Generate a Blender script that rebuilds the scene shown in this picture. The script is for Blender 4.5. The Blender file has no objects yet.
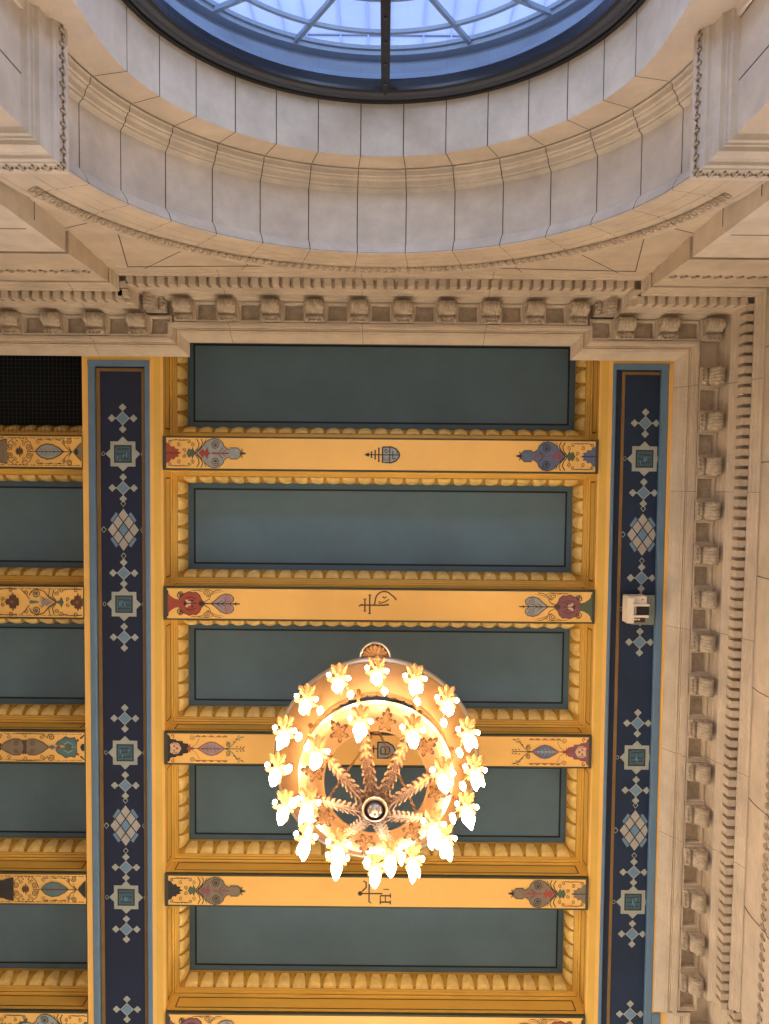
import bpy, bmesh, math, random
from math import sin, cos, pi, radians, hypot, atan2
random.seed(7)
C = bpy.context.scene.collection
EYE = 1.6                      # camera height above the hall floor; heights below are given above the eye
MATS = {}

# ------------------------------------------------------------------ materials
def mat(name, col, rough=0.6, metal=0.0, noise=0.0, scale=3.0, bump=0.0, emit=None, col2=None, spec=None):
    m = bpy.data.materials.new(name); m.use_nodes = True
    nt = m.node_tree; b = nt.nodes['Principled BSDF']
    b.inputs['Base Color'].default_value = (*col, 1)
    b.inputs['Roughness'].default_value = rough
    b.inputs['Metallic'].default_value = metal
    if spec is not None: b.inputs['Specular IOR Level'].default_value = spec
    tc = nt.nodes.new('ShaderNodeTexCoord')
    if noise or col2:
        n = nt.nodes.new('ShaderNodeTexNoise'); n.inputs['Scale'].default_value = scale
        n.inputs['Detail'].default_value = 6; n.inputs['Roughness'].default_value = .65
        nt.links.new(tc.outputs['Object'], n.inputs['Vector'])
        r = nt.nodes.new('ShaderNodeValToRGB')
        c2 = col2 or tuple(c * (1 - noise) for c in col)
        r.color_ramp.elements[0].position = .3; r.color_ramp.elements[0].color = (*c2, 1)
        r.color_ramp.elements[1].position = .7; r.color_ramp.elements[1].color = (*[min(1, c * (1 + noise * .4)) for c in col], 1)
        nt.links.new(n.outputs['Fac'], r.inputs['Fac']); nt.links.new(r.outputs['Color'], b.inputs['Base Color'])
    if bump:
        n2 = nt.nodes.new('ShaderNodeTexNoise'); n2.inputs['Scale'].default_value = scale * 12; n2.inputs['Detail'].default_value = 4
        nt.links.new(tc.outputs['Object'], n2.inputs['Vector'])
        bp = nt.nodes.new('ShaderNodeBump'); bp.inputs['Strength'].default_value = bump; bp.inputs['Distance'].default_value = .02
        nt.links.new(n2.outputs['Fac'], bp.inputs['Height']); nt.links.new(bp.outputs['Normal'], b.inputs['Normal'])
    if emit:
        b.inputs['Emission Color'].default_value = (*emit[0], 1); b.inputs['Emission Strength'].default_value = emit[1]
    MATS[name] = m
    return m
mat('stone', (.64, .525, .40), .85, noise=.22, scale=1.6, bump=.25)
mat('stone_pale', (.68, .585, .475), .85, noise=.2, scale=2.2, bump=.3)
mat('stone_carved', (.56, .45, .33), .85, noise=.35, scale=9, bump=.3)
mat('joint', (.11, .085, .065), .9)
mat('yellow', (.80, .48, .085), .55, noise=.12, scale=1.1)
mat('cream_yellow', (.92, .53, .14), .55, noise=.08, scale=.9)
mat('ochre', (.60, .33, .045), .5, noise=.18, scale=2)
mat('gold_light', (.95, .66, .22), .45, noise=.25, scale=8)
mat('gold_dark', (.24, .13, .022), .6, noise=.3, scale=6)
mat('olive', (.060, .060, .030), .6, noise=.2)
mat('teal', (.115, .200, .265), .6, noise=.16, scale=1.2)
mat('teal_edge', (.082, .155, .210), .6, noise=.15, scale=1.5)
mat('black_line', (.008, .009, .016), .6)
mat('void', (.004, .004, .005), .9)
mat('navy', (.003, .010, .042), .5, noise=.3, scale=1.3)
mat('navy_blue', (.003, .020, .062), .5, noise=.35, scale=1.3)
mat('blue_border', (.125, .215, .32), .55, noise=.12)
mat('gilt_line', (.25, .135, .035), .55, noise=.2)
mat('motif_cream', (.38, .40, .35), .6, noise=.15, scale=6)
mat('motif_pink', (.42, .39, .345), .6, noise=.15, scale=6)
mat('motif_blue', (.15, .26, .38), .6, noise=.15, scale=6)
mat('motif_teal', (.05, .12, .16), .6, noise=.3, scale=20)
mat('p_red', (.38, .065, .035), .6, noise=.2, scale=12)
mat('p_plum', (.26, .09, .11), .6, noise=.2, scale=12)
mat('p_brown', (.10, .05, .022), .6)
mat('p_dark', (.028, .024, .022), .6)
mat('p_green', (.10, .13, .075), .6, noise=.2, scale=12)
mat('p_teal', (.10, .20, .20), .6, noise=.2, scale=12)
mat('p_grey', (.33, .35, .33), .6, noise=.2, scale=12)
mat('p_lilac', (.36, .27, .27), .6, noise=.2, scale=12)
mat('p_blue', (.12, .15, .24), .6, noise=.2, scale=12)
mat('p_flesh', (.72, .45, .27), .6, noise=.2, scale=12)
mat('p_taupe', (.24, .18, .12), .6, noise=.2, scale=12)
mat('iron', (.006, .006, .009), .35)
mat('iron_grey', (.05, .055, .07), .4)
mat('frame_blue', (.24, .32, .44), .5)
mat('facade', (.50, .52, .62), .8, noise=.12, scale=.7)
mat('facade_line', (.36, .40, .54), .8)
mat('brass', (.46, .235, .085), .55, metal=.25, noise=.12, scale=5)
mat('brass_pale', (.72, .52, .32), .3, metal=.6)
mat('bronze', (.13, .05, .018), .45, metal=.3, noise=.3, scale=30)
mat('pewter', (.55, .47, .40), .35, metal=.7)
mat('gilt_leaf', (.40, .185, .06), .5, metal=.35, noise=.4, scale=30)
mat('glass_lit', (1, .9, .75), .4, emit=((1, .80, .54), 22.0))
mat('plastic_cream', (.86, .74, .58), .5)
mat('plastic_grey', (.22, .25, .21), .5)
mat('plastic_brown', (.06, .018, .012), .4)
mat('plastic_black', (.006, .006, .008), .25)
mat('net', (.035, .06, .08), .7)
def glassmat():
    m = bpy.data.materials.new('window_glass'); m.use_nodes = True
    nt = m.node_tree; nt.nodes.clear()
    o = nt.nodes.new('ShaderNodeOutputMaterial'); mx = nt.nodes.new('ShaderNodeMixShader')
    t = nt.nodes.new('ShaderNodeBsdfTransparent'); t.inputs[0].default_value = (.88, .93, 1, 1)
    g = nt.nodes.new('ShaderNodeBsdfGlossy'); g.inputs['Roughness'].default_value = .05; g.inputs[0].default_value = (.7, .8, 1, 1)
    mx.inputs[0].default_value = .06
    nt.links.new(t.outputs[0], mx.inputs[1]); nt.links.new(g.outputs[0], mx.inputs[2]); nt.links.new(mx.outputs[0], o.inputs[0])
    MATS['window_glass'] = m
glassmat()

# ------------------------------------------------------------------ mesh builder
class MB:
    def __init__(s): s.v = []; s.f = []; s.m = []; s.names = []
    def mi(s, n):
        if n not in s.names: s.names.append(n)
        return s.names.index(n)
    def vert(s, x, y, d): s.v.append((x, y, d + EYE)); return len(s.v) - 1
    def face(s, idx, m): s.f.append(idx); s.m.append(s.mi(m))
    def poly(s, pts, m): s.face([s.vert(*p) for p in pts], m)
    def grid(s, rows, m, close=False):
        """rows: list of equal-length lists of points"""
        ids = [[s.vert(*p) for p in r] for r in rows]
        n = len(ids[0])
        for a, b in zip(ids[:-1], ids[1:]):
            for k in range(n if close else n - 1):
                mm = m[k % len(m)] if isinstance(m, (list, tuple)) else m
                s.face([a[k], a[(k + 1) % n], b[(k + 1) % n], b[k]], mm)
        return ids
    def box(s, x0, x1, y0, y1, d0, d1, m):
        i = [s.vert(x, y, d) for d in (d0, d1) for y in (y0, y1) for x in (x0, x1)]
        for f in ((0, 1, 3, 2), (4, 6, 7, 5), (0, 4, 5, 1), (2, 3, 7, 6), (0, 2, 6, 4), (1, 5, 7, 3)): s.face([i[k] for k in f], m)
    def obox(s, c, ax, ay, az, m):
        """box from centre and three half vectors"""
        i = []
        for k in (-1, 1):
            for j in (-1, 1):
                for l in (-1, 1):
                    i.append(s.vert(*[c[q] + ax[q] * l + ay[q] * j + az[q] * k for q in range(3)]))
        for f in ((0, 1, 3, 2), (4, 6, 7, 5), (0, 4, 5, 1), (2, 3, 7, 6), (0, 2, 6, 4), (1, 5, 7, 3)): s.face([i[k] for k in f], m)
    def tube(s, pts, r, m, n=8, cap=True):
        rows = []
        for k, p in enumerate(pts):
            a = pts[max(0, k - 1)]; b = pts[min(len(pts) - 1, k + 1)]
            t = [b[q] - a[q] for q in range(3)]; L = math.sqrt(sum(q * q for q in t)) or 1; t = [q / L for q in t]
            u = (0, 0, 1) if abs(t[2]) < .9 else (1, 0, 0)
            e = [t[1] * u[2] - t[2] * u[1], t[2] * u[0] - t[0] * u[2], t[0] * u[1] - t[1] * u[0]]
            L = math.sqrt(sum(q * q for q in e)); e = [q / L for q in e]
            g = [t[1] * e[2] - t[2] * e[1], t[2] * e[0] - t[0] * e[2], t[0] * e[1] - t[1] * e[0]]
            rr = r[k] if isinstance(r, (list, tuple)) else r
            rows.append([tuple(p[q] + rr * (cos(2 * pi * j / n) * e[q] + sin(2 * pi * j / n) * g[q]) for q in range(3)) for j in range(n)])
        ids = s.grid(rows, m, close=True)
        if cap: s.face(ids[0][::-1], m); s.face(ids[-1], m)
    def lathe(s, prof, c, m, n=48, mod=None):
        rows = []
        for r, d in prof:
            rows.append([(c[0] + r * cos(2 * pi * j / n), c[1] + r * sin(2 * pi * j / n), d) for j in range(n)])
        s.grid(rows, m, close=True)
    def build(s, name, parent=None, smooth=False, origin=None):
        me = bpy.data.meshes.new(name)
        if origin is None:
            xs = [v[0] for v in s.v]; ys = [v[1] for v in s.v]; zs = [v[2] for v in s.v]
            origin = ((min(xs) + max(xs)) / 2, (min(ys) + max(ys)) / 2, min(zs))
            if parent is not None: origin = tuple(parent['_o'])
        me.from_pydata([tuple(v[q] - origin[q] for q in range(3)) for v in s.v], [], s.f)
        for n in s.names: me.materials.append(MATS[n])
        for p, k in zip(me.polygons, s.m): p.material_index = k; p.use_smooth = smooth
        bm = bmesh.new(); bm.from_mesh(me); bmesh.ops.recalc_face_normals(bm, faces=bm.faces); bm.to_mesh(me); bm.free()
        me.update()
        o = bpy.data.objects.new(name, me); C.objects.link(o)
        o['_o'] = origin
        if parent is not None:
            o.parent = parent
        else: o.location = origin
        return o

def tag(o, label=None, cat=None, group=None, kind=None):
    for k, v in (('label', label), ('category', cat), ('group', group), ('kind', kind)):
        if v: o[k] = v
    return o
def empty(name, x, y, d, label, cat, group=None, kind=None):
    o = bpy.data.objects.new(name, None); C.objects.link(o); o.empty_display_size = .1
    o.location = (x, y, d + EYE); o['_o'] = (x, y, d + EYE)
    return tag(o, label, cat, group, kind)

# flat painting: strokes and fills on the underside of a surface at height d, coordinates through a map (u, v) -> (x, y)
class Paint(MB):
    def __init__(s, fn, d, step=.0012): super().__init__(); s.fn = fn; s.d = d; s.step = step; s.k = 1; s.j = 0
    def lay(s): s.k += 1
    def fill(s, pts, m):
        s.j += 1; d = s.d - s.step * s.k - .00006 * s.j
        s.face([s.vert(*s.fn(u, v), d) for u, v in pts], m)
    def sym(s, pts, m):
        """closed outline given by its v>=0 half, mirrored in v"""
        s.fill(pts + [(u, -v) for u, v in reversed(pts) if abs(v) > 1e-6], m)
    def line(s, pts, w, m, taper=False):
        n = len(pts); L = []; Rr = []
        for k, (u, v) in enumerate(pts):
            a = pts[max(0, k - 1)]; b = pts[min(n - 1, k + 1)]
            tx, ty = b[0] - a[0], b[1] - a[1]; q = hypot(tx, ty) or 1
            ww = w * .5 * ((1 - .75 * k / (n - 1)) if taper else 1)
            L.append((u - ty / q * ww, v + tx / q * ww)); Rr.append((u + ty / q * ww, v - tx / q * ww))
        s.j += 1; d = s.d - s.step * s.k - .00006 * s.j
        l = [s.vert(*s.fn(*p), d) for p in L]; r = [s.vert(*s.fn(*p), d) for p in Rr]
        for k in range(n - 1): s.face([l[k], l[k + 1], r[k + 1], r[k]], m)
    def both(s, pts, w, m, taper=False):
        s.line(pts, w, m, taper); s.line([(u, -v) for u, v in pts], w, m, taper)
    def spiral(s, u, v, r, turns, a0, w, m, cw=1, mirror=True):
        n = int(14 * turns) + 2
        pts = [(u + r * (1 - .85 * k / n) * cos(a0 + cw * 2 * pi * turns * k / n), v + r * (1 - .85 * k / n) * sin(a0 + cw * 2 * pi * turns * k / n)) for k in range(n)]
        (s.both if mirror else s.line)(pts, w, m)
    def disc(s, u, v, r, m, n=14, mirror=True):
        s.fill([(u + r * cos(2 * pi * k / n), v + r * sin(2 * pi * k / n)) for k in range(n)], m)
        if mirror and abs(v) > 1e-6: s.disc(u, -v, r, m, n, False)

# ================================================================== window wall: path of the cornice
CROWN = [(-8.2, -1.94), (-2.951, -1.94), (-2.951, -2.154), (2.767, -2.154), (2.767, -1.945), (4.33, -1.945), (4.283, 8.14), (4.483, 8.14), (4.47, 11.5)]
def offset_path(path, o):
    out = []
    n = len(path)
    for k, p in enumerate(path):
        ns = []
        if k > 0: a = path[k - 1]; b = p; dx, dy = b[0] - a[0], b[1] - a[1]; q = hypot(dx, dy); ns.append((dy / q, -dx / q))
        if k < n - 1: a = p; b = path[k + 1]; dx, dy = b[0] - a[0], b[1] - a[1]; q = hypot(dx, dy); ns.append((dy / q, -dx / q))
        if len(ns) == 1: out.append((p[0] + ns[0][0] * o, p[1] + ns[0][1] * o))
        else:
            mx, my = ns[0][0] + ns[1][0], ns[0][1] + ns[1][1]
            den = 1 + ns[0][0] * ns[1][0] + ns[0][1] * ns[1][1]
            out.append((p[0] + mx / den * o, p[1] + my / den * o))
    return out
def sweep(mb, path, prof, m):
    rows = []
    for o, d in prof:
        rows.append([(x, y, d) for x, y in offset_path(path, o)])
    ids = [[mb.vert(*p) for p in r] for r in rows]
    for i, (a, b) in enumerate(zip(ids[:-1], ids[1:])):
        mm = m[i] if isinstance(m, list) else m
        for k in range(len(a) - 1): mb.face([a[k], a[k + 1], b[k + 1], b[k]], mm)

prof = [(.9, 12.0), (0, 12.0), (0, 11.965), (.012, 11.955), (.03, 11.92), (.06, 11.88), (.085, 11.83), (.10, 11.79), (.10, 11.775), (.125, 11.77),
        (.13, 11.745), (.145, 11.765), (.155, 11.735), (.168, 11.745), (.178, 11.71), (.185, 11.71), (.185, 11.60), (.225, 11.60), (.235, 11.74), (.535, 11.74), (.538, 11.61),
        (.545, 11.60), (.555, 11.50), (.565, 11.49), (.575, 11.37), (.60, 11.36), (.605, 11.33), (.625, 11.32), (.63, 11.23), (.74, 11.22), (.785, 11.17), (.785, 11.165), (.785, 11.0), (.72, 10.995),
        (.72, 10.96), (.74, 10.95), (.745, 10.91), (.764, 10.90), (.768, 10.83), (.785, 10.82), (.79, 10.78)]
mb = MB(); sweep(mb, CROWN, prof, 'stone')
# dentils
def along(path, k):
    a, b = path[k], path[k + 1]; dx, dy = b[0] - a[0], b[1] - a[1]; L = hypot(dx, dy); return a, (dx / L, dy / L), (dy / L, -dx / L), L
base = offset_path(CROWN, .66)
for k in range(len(base) - 1):
    a, t, n, L = along(base, k)
    cnt = max(1, round(L / .1425)); st = L / cnt
    for j in range(cnt):
        c = (j + .5) * st
        if L > 1 or cnt > 0:
            cx, cy = a[0] + t[0] * c, a[1] + t[1] * c
            mb.obox((cx + n[0] * .02, cy + n[1] * .02, 11.10), (t[0] * .046, t[1] * .046, 0), (n[0] * .065, n[1] * .065, 0), (0, 0, .09), 'stone')
# dark joints across the crown
for k, cs in ((0, (3.9, )), (2, (.65, 2.6, 4.4)), (5, (.4, 1.95, 4.0, 5.9, 7.2))):
    for c in cs:
        rows = []
        for o, d in prof[2:]:
            pp = offset_path(CROWN, o - .002); a, t, n, L = along(pp, k)
            s0 = (offset_path(CROWN, o)[k][0] - CROWN[k][0]) * t[0] + (offset_path(CROWN, o)[k][1] - CROWN[k][1]) * t[1]
            cc = c - s0
            rows.append([(a[0] + t[0] * (cc + e), a[1] + t[1] * (cc + e), d - .001) for e in (-.003, .003)])
        mb.grid(rows, 'joint')
# picture-frame coffers in the soffit between the brackets: raised borders
def soffit_frame(mb, x, y, t, n, w, o0=.235, o1=.53):
    """border of a sunk square: w half width along the wall"""
    zc = (o0 + o1) / 2; h = (o1 - o0) / 2
    def P(u, o, d): return (x + t[0] * u + n[0] * o, y + t[1] * u + n[1] * o, d)
    ring = lambda a, b, d: [P(-a, zc - b, d), P(a, zc - b, d), P(a, zc + b, d), P(-a, zc + b, d)]
    W = w; mb.grid([ring(W, h, 11.61), ring(W - .016, h - .022, 11.605), ring(W - .018, h - .024, 11.63), ring(W - .034, h - .04, 11.64), ring(W - .036, h - .042, 11.72)], 'stone', close=True)
    mb.poly(ring(W - .035, h - .041, 11.721), 'stone_carved')
MODS = []
def row(k, xs, dirn):
    pass
top_n = (0, -1); top_t = (1, 0)
for X in [-3.59 - .61 * k for k in range(8)]: MODS.append((X, -1.94, top_t, top_n, 'left'))
for k in range(10): MODS.append((-2.93 + .633 * k, -2.154, top_t, top_n, 'mid'))
for X in (3.44, 4.06, 4.71): MODS.append((X, -1.945, top_t, top_n, 'right'))
MODS.append((-2.951, -2.66, (0, -1), (-1, 0), 'ret')); MODS.append((2.767, -2.66, (0, 1), (1, 0), 'ret'))
RY = [-1.655 + .6465 * k for k in range(15)]
RW = [(4.33 - .047 * (y + 1.945) / 10.085, y) for y in RY]
for X, Y in RW: MODS.append((X, Y, (0, 1), (1, 0), 'wall'))
for Y in (8.3, 8.95, 9.6): MODS.append((4.483, Y, (0, 1), (1, 0), 'wall2'))
for X, Y in [(-3.59 - .61 * k + .305, -1.94) for k in range(8)] + [(-2.93 + .633 * k + .3165, -2.154) for k in range(9)] + [(3.75, -1.945), (4.39, -1.945), (3.12, -1.945)]:
    soffit_frame(mb, X, Y, top_t, top_n, .165)
for i, (X, Y) in enumerate(RW): soffit_frame(mb, X, Y + (RY[i + 1] - Y if i < len(RY) - 1 else .62) / 2, (0, 1), (1, 0), .175)
mb_cornice = mb.build('trim_1'); mb_cornice['kind'] = 'structure'

# ---- brackets (modillions): local x along the wall, y into the wall, z up
def modillion_proto():
    root = MB()
    def bodyprof():
        return [(.245, .0), (.245, .07), (.265, .10), (.295, .11), (.32, .095), (.335, .05), (.35, .06), (.36, .13), (.385, .19), (.42, .235), (.46, .25), (.495, .235), (.52, .19), (.53, .12), (.53, 0)]
    p = bodyprof(); w = .125
    for x in (-w, w): root.face([root.vert(x, o, -h - EYE) for o, h in p], 'stone_carved')
    for a, b in zip(p[:-1], p[1:]):
        root.face([root.vert(-w, a[0], -a[1] - EYE), root.vert(w, a[0], -a[1] - EYE), root.vert(w, b[0], -b[1] - EYE), root.vert(-w, b[0], -b[1] - EYE)], 'stone_carved')
    root.box(-.151, .151, .238, .534, -.022 - EYE, .12 - EYE, 'stone')           # cap plate
    # side volutes
    for sx in (-1, 1):
        for (o, h, r) in ((.445, .15, .075), (.285, .065, .032)):
            pts = []
            for k in range(22):
                q = 2 * pi * 1.6 * k / 21; rr = r * (1 - .8 * k / 21)
                pts.append((sx * (w + .004), o + rr * cos(q), -h + rr * sin(q) - EYE))
            root.tube(pts, .007, 'stone_carved', 5)
    # ribbed acanthus leaf wrapped under the scroll
    leaf = MB(); rows = []
    path = [(.533, .16), (.525, .205), (.50, .248), (.46, .265), (.42, .25), (.38, .205), (.354, .14), (.344, .08), (.332, .08), (.318, .108), (.292, .122), (.262, .11), (.241, .08)]
    for i, (o, h) in enumerate(path):
        t = i / (len(path) - 1); W = .122 * (1 - .12 * t) * (1 + .13 * cos(i * pi))
        r = []
        for j in range(17):
            u = -1 + j / 8
            rib = .011 * cos(u * pi * 5) + .014 * (1 - u * u) + .005 * cos(i * pi)
            r.append((W * u, o - (.0 if i < 4 else .004), -(h + rib) - EYE))
        rows.append(r)
    leaf.grid(rows, 'stone_carved')
    # curled tip lobes
    for x in (-.06, 0, .06):
        q = [(x + .022 * cos(a) , .262 + .02 * sin(a), -.125 - EYE) for a in (0, 1, 2, 3, 4, 5)]
        leaf.tube([(x - .02, .25, -.118 - EYE), (x, .238, -.13 - EYE), (x + .02, .25, -.118 - EYE)], .013, 'stone_carved', 6)
    # berries beside the scroll
    for x in (-.128, .128):
        for y, h in ((.33, .10), (.36, .105), (.39, .11)):
            leaf.tube([(x, y, -h - EYE - .012), (x, y, -h - EYE + .012)], .012, 'stone_carved', 6)
    return root, leaf
bodyM, leafM = modillion_proto()
ML = {'left': ('carved stone scroll bracket under the cornice above the dark netted opening', 'brackets along the left stretch of cornice'),
      'mid': ('carved stone scroll bracket in the straight row centred under the arched window', 'brackets centred under the arched window'),
      'right': ('carved stone scroll bracket between the arched window and the right wall', 'brackets beside the corner of the hall'),
      'ret': ('carved stone scroll bracket turned sideways at a step in the cornice beside the window', 'sideways brackets at the cornice steps'),
      'wall': ('carved stone scroll bracket in the long row down the right wall', 'brackets down the right wall'),
      'wall2': ('carved stone scroll bracket past the lower step of the right wall cornice', 'brackets past the step')}
bproto = lproto = None
for X, Y, t, n, key in MODS:
    if bproto is None:
        b = bodyM.build('modillion', origin=(0, 0, 0)); l = leafM.build('acanthus_leaf', b, smooth=True)
        bproto, lproto = b, l
    else:
        b = bproto.copy(); C.objects.link(b); l = lproto.copy(); C.objects.link(l); l.parent = b
    b.location = (X, Y, 11.612 + EYE); b.rotation_euler = (0, 0, atan2(n[1], n[0]) - pi / 2)
    tag(b, ML[key][0], 'bracket', ML[key][1])

# ================================================================== walls under the cornice
SPR = 7.115; XC = -.072; YW = -2.93
def arc(R, th, Y): return (XC + R * cos(th), Y, SPR + R * sin(th))
DTH = .203
joints = [pi / 2 + s * DTH * (k + .5) for k in range(7) for s in (-1, 1)]
joints = sorted(j for j in joints if 0.02 < j < pi - .02)
def arch_band(mb, prof, m, ths, jambs=True, low=3.4, jw=.011, back='joint', sub=3, dR=.02, dY=0):
    """prof: (R, Y) list swept round the arch, stones parted by narrow dark joints"""
    edges = [0.0] + list(ths) + [pi]
    for a, b in zip(edges[:-1], edges[1:]):
        g = jw / prof[0][0] / 2
        A, B = a + (g if a > 0 else 0), b - (g if b < pi else 0)
        rows = []
        for i in range(sub * 2 + 1):
            th = A + (B - A) * i / (sub * 2)
            rows.append([arc(R, th, Y) for R, Y in prof])
        mb.grid(rows, m)
    rows = []
    for i in range(65):
        th = pi * i / 64
        rows.append([(XC + (R + dR) * cos(th), Y + dY, SPR + (R + dR) * sin(th)) for R, Y in prof])
    mb.grid(rows, back)
    if jambs:
        for sgn in (-1, 1):
            mb.grid([[(XC + sgn * R, Y, SPR) for R, Y in prof], [(XC + sgn * R, Y, low) for R, Y in prof]], m)
mb = MB()
# outer reveal with its cove and mouldings
rev = [(2.93, -2.93), (2.94, -2.96), (2.97, -3.02), (3.01, -3.07), (3.03, -3.085), (3.03, -3.70), (3.01, -3.725), (2.985, -3.74), (2.985, -3.76), (2.965, -3.77), (2.955, -3.82), (2.93, -3.845), (2.93, -3.86), (2.905, -3.87), (2.90, -3.92), (2.885, -3.94)]
arch_band(mb, rev, 'stone_pale', joints)
ring = [(2.868, -3.942), (2.5, -3.942)]
arch_band(mb, ring, 'stone', joints, dR=0, dY=-.012)
inn = [(2.5, -3.942), (2.5, -4.60)]
arch_band(mb, inn, 'stone_pale', joints)
mb.box(-8.2, XC - 2.53, -4.64, -3.96, 0, 10.9, 'stone'); mb.box(XC + 2.53, 8.2, -4.64, -3.96, 0, 10.9, 'stone')
for sg in (-1, 1): mb.grid([[(XC + sg * 2.9, -3.943, SPR), (XC + sg * 2.5, -3.943, SPR)], [(XC + sg * 2.9, -3.943, 3.4), (XC + sg * 2.5, -3.943, 3.4)]], 'stone')
rows = [[arc(2.53, pi * i / 48, -3.97), arc(6.6, pi * i / 48, -3.97)] for i in range(49)]
mb.grid(rows, 'stone')
rows = [[arc(2.53, pi * i / 48, -4.62), arc(6.6, pi * i / 48, -4.62)] for i in range(49)]
mb.grid(rows, 'stone')
o = mb.build('trim_2'); o['kind'] = 'structure'
# ---- wall face with archivolt
mb = MB()
av = [(2.93, -2.93), (2.94, -2.918), (3.12, -2.918), (3.125, -2.91), (3.29, -2.91), (3.295, -2.898), (3.32, -2.895), (3.325, -2.912), (3.53, -2.862), (3.535, -2.85), (3.60, -2.85), (3.645, -2.93)]
j2 = joints
edges = [0.0] + list(j2) + [pi]
for a, b in zip(edges[:-1], edges[1:]):
    rows = []
    for i in range(9):
        th = a + .001 + (b - a - .002) * i / 8
        rows.append([arc(R, th, Y) for R, Y in av])
    mb.grid(rows, 'stone')
rows = [[(XC + R * cos(pi * i / 64), Y - .01, SPR + R * sin(pi * i / 64)) for R, Y in av] for i in range(65)]
mb.grid(rows, 'joint')
# running leaf ornament on the archivolt
for k in range(108):
    th = pi * (k + .5) / 108; R = 3.43
    if not (.2 < th < pi - .2): continue
    c = arc(R, th, -2.885); e = (-sin(th), 0, cos(th)); q = (cos(th), 0, sin(th))
    pts = []
    for j in range(7):
        a = -1.9 + 3.8 * j / 6
        pts.append((c[0] + e[0] * .038 * sin(a) + q[0] * .085 * cos(a), c[1] + .004 + .022 * cos(a), c[2] + e[2] * .038 * sin(a) + q[2] * .085 * cos(a)))
    mb.tube(pts, .011, 'stone_carved', 5, cap=False)
    mb.tube([(c[0] + q[0] * .03, c[1] + .008, c[2] + q[2] * .03), (c[0] - q[0] * .04, c[1] + .012, c[2] - q[2] * .04)], .012, 'stone_carved', 5, cap=False)
# spandrel: from archivolt out to the pilasters and the cornice, with sunk triangular panels
def rim(th, mX=3.74, top=10.86):
    c, s = cos(th), sin(th); L = 9e9
    if abs(c) > 1e-6: L = min(L, mX / abs(c))
    if s > 1e-6: L = min(L, (top - SPR) / s)
    return max(L, 3.66)
rows = []
for i in range(129):
    th = pi * i / 128; rows.append([arc(3.63, th, YW), arc(rim(th), th, YW)])
mb.grid(rows, 'stone')
for sgn in (-1, 1):
    # sunk spandrel panel outline
    pts = []
    for i in range(13):
        th = (.62 + .60 * i / 12) if sgn > 0 else pi - (.62 + .60 * i / 12)
        pts.append(arc(3.74, th, YW + .003))
    pts += [(XC + sgn * 3.40, YW + .003, 10.74), pts[0]]
    for a, b in zip(pts[:-1], pts[1:]): mb.tube([a, b], .006, 'joint', 4)
    mb.grid([[(XC + sgn * 2.93, YW, SPR), (XC + sgn * 3.9, YW, SPR)], [(XC + sgn * 2.93, YW, 3.4), (XC + sgn * 3.9, YW, 3.4)]], 'stone')
    # joints across the spandrel
    for th0 in (.30, .52, .86, 1.1):
        th = th0 if sgn > 0 else pi - th0
        mb.tube([arc(3.65, th, YW + .001), arc(rim(th), th, YW + .001)], .005, 'joint', 4)
o = mb.build('wall_back'); o['kind'] = 'structure'

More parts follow.
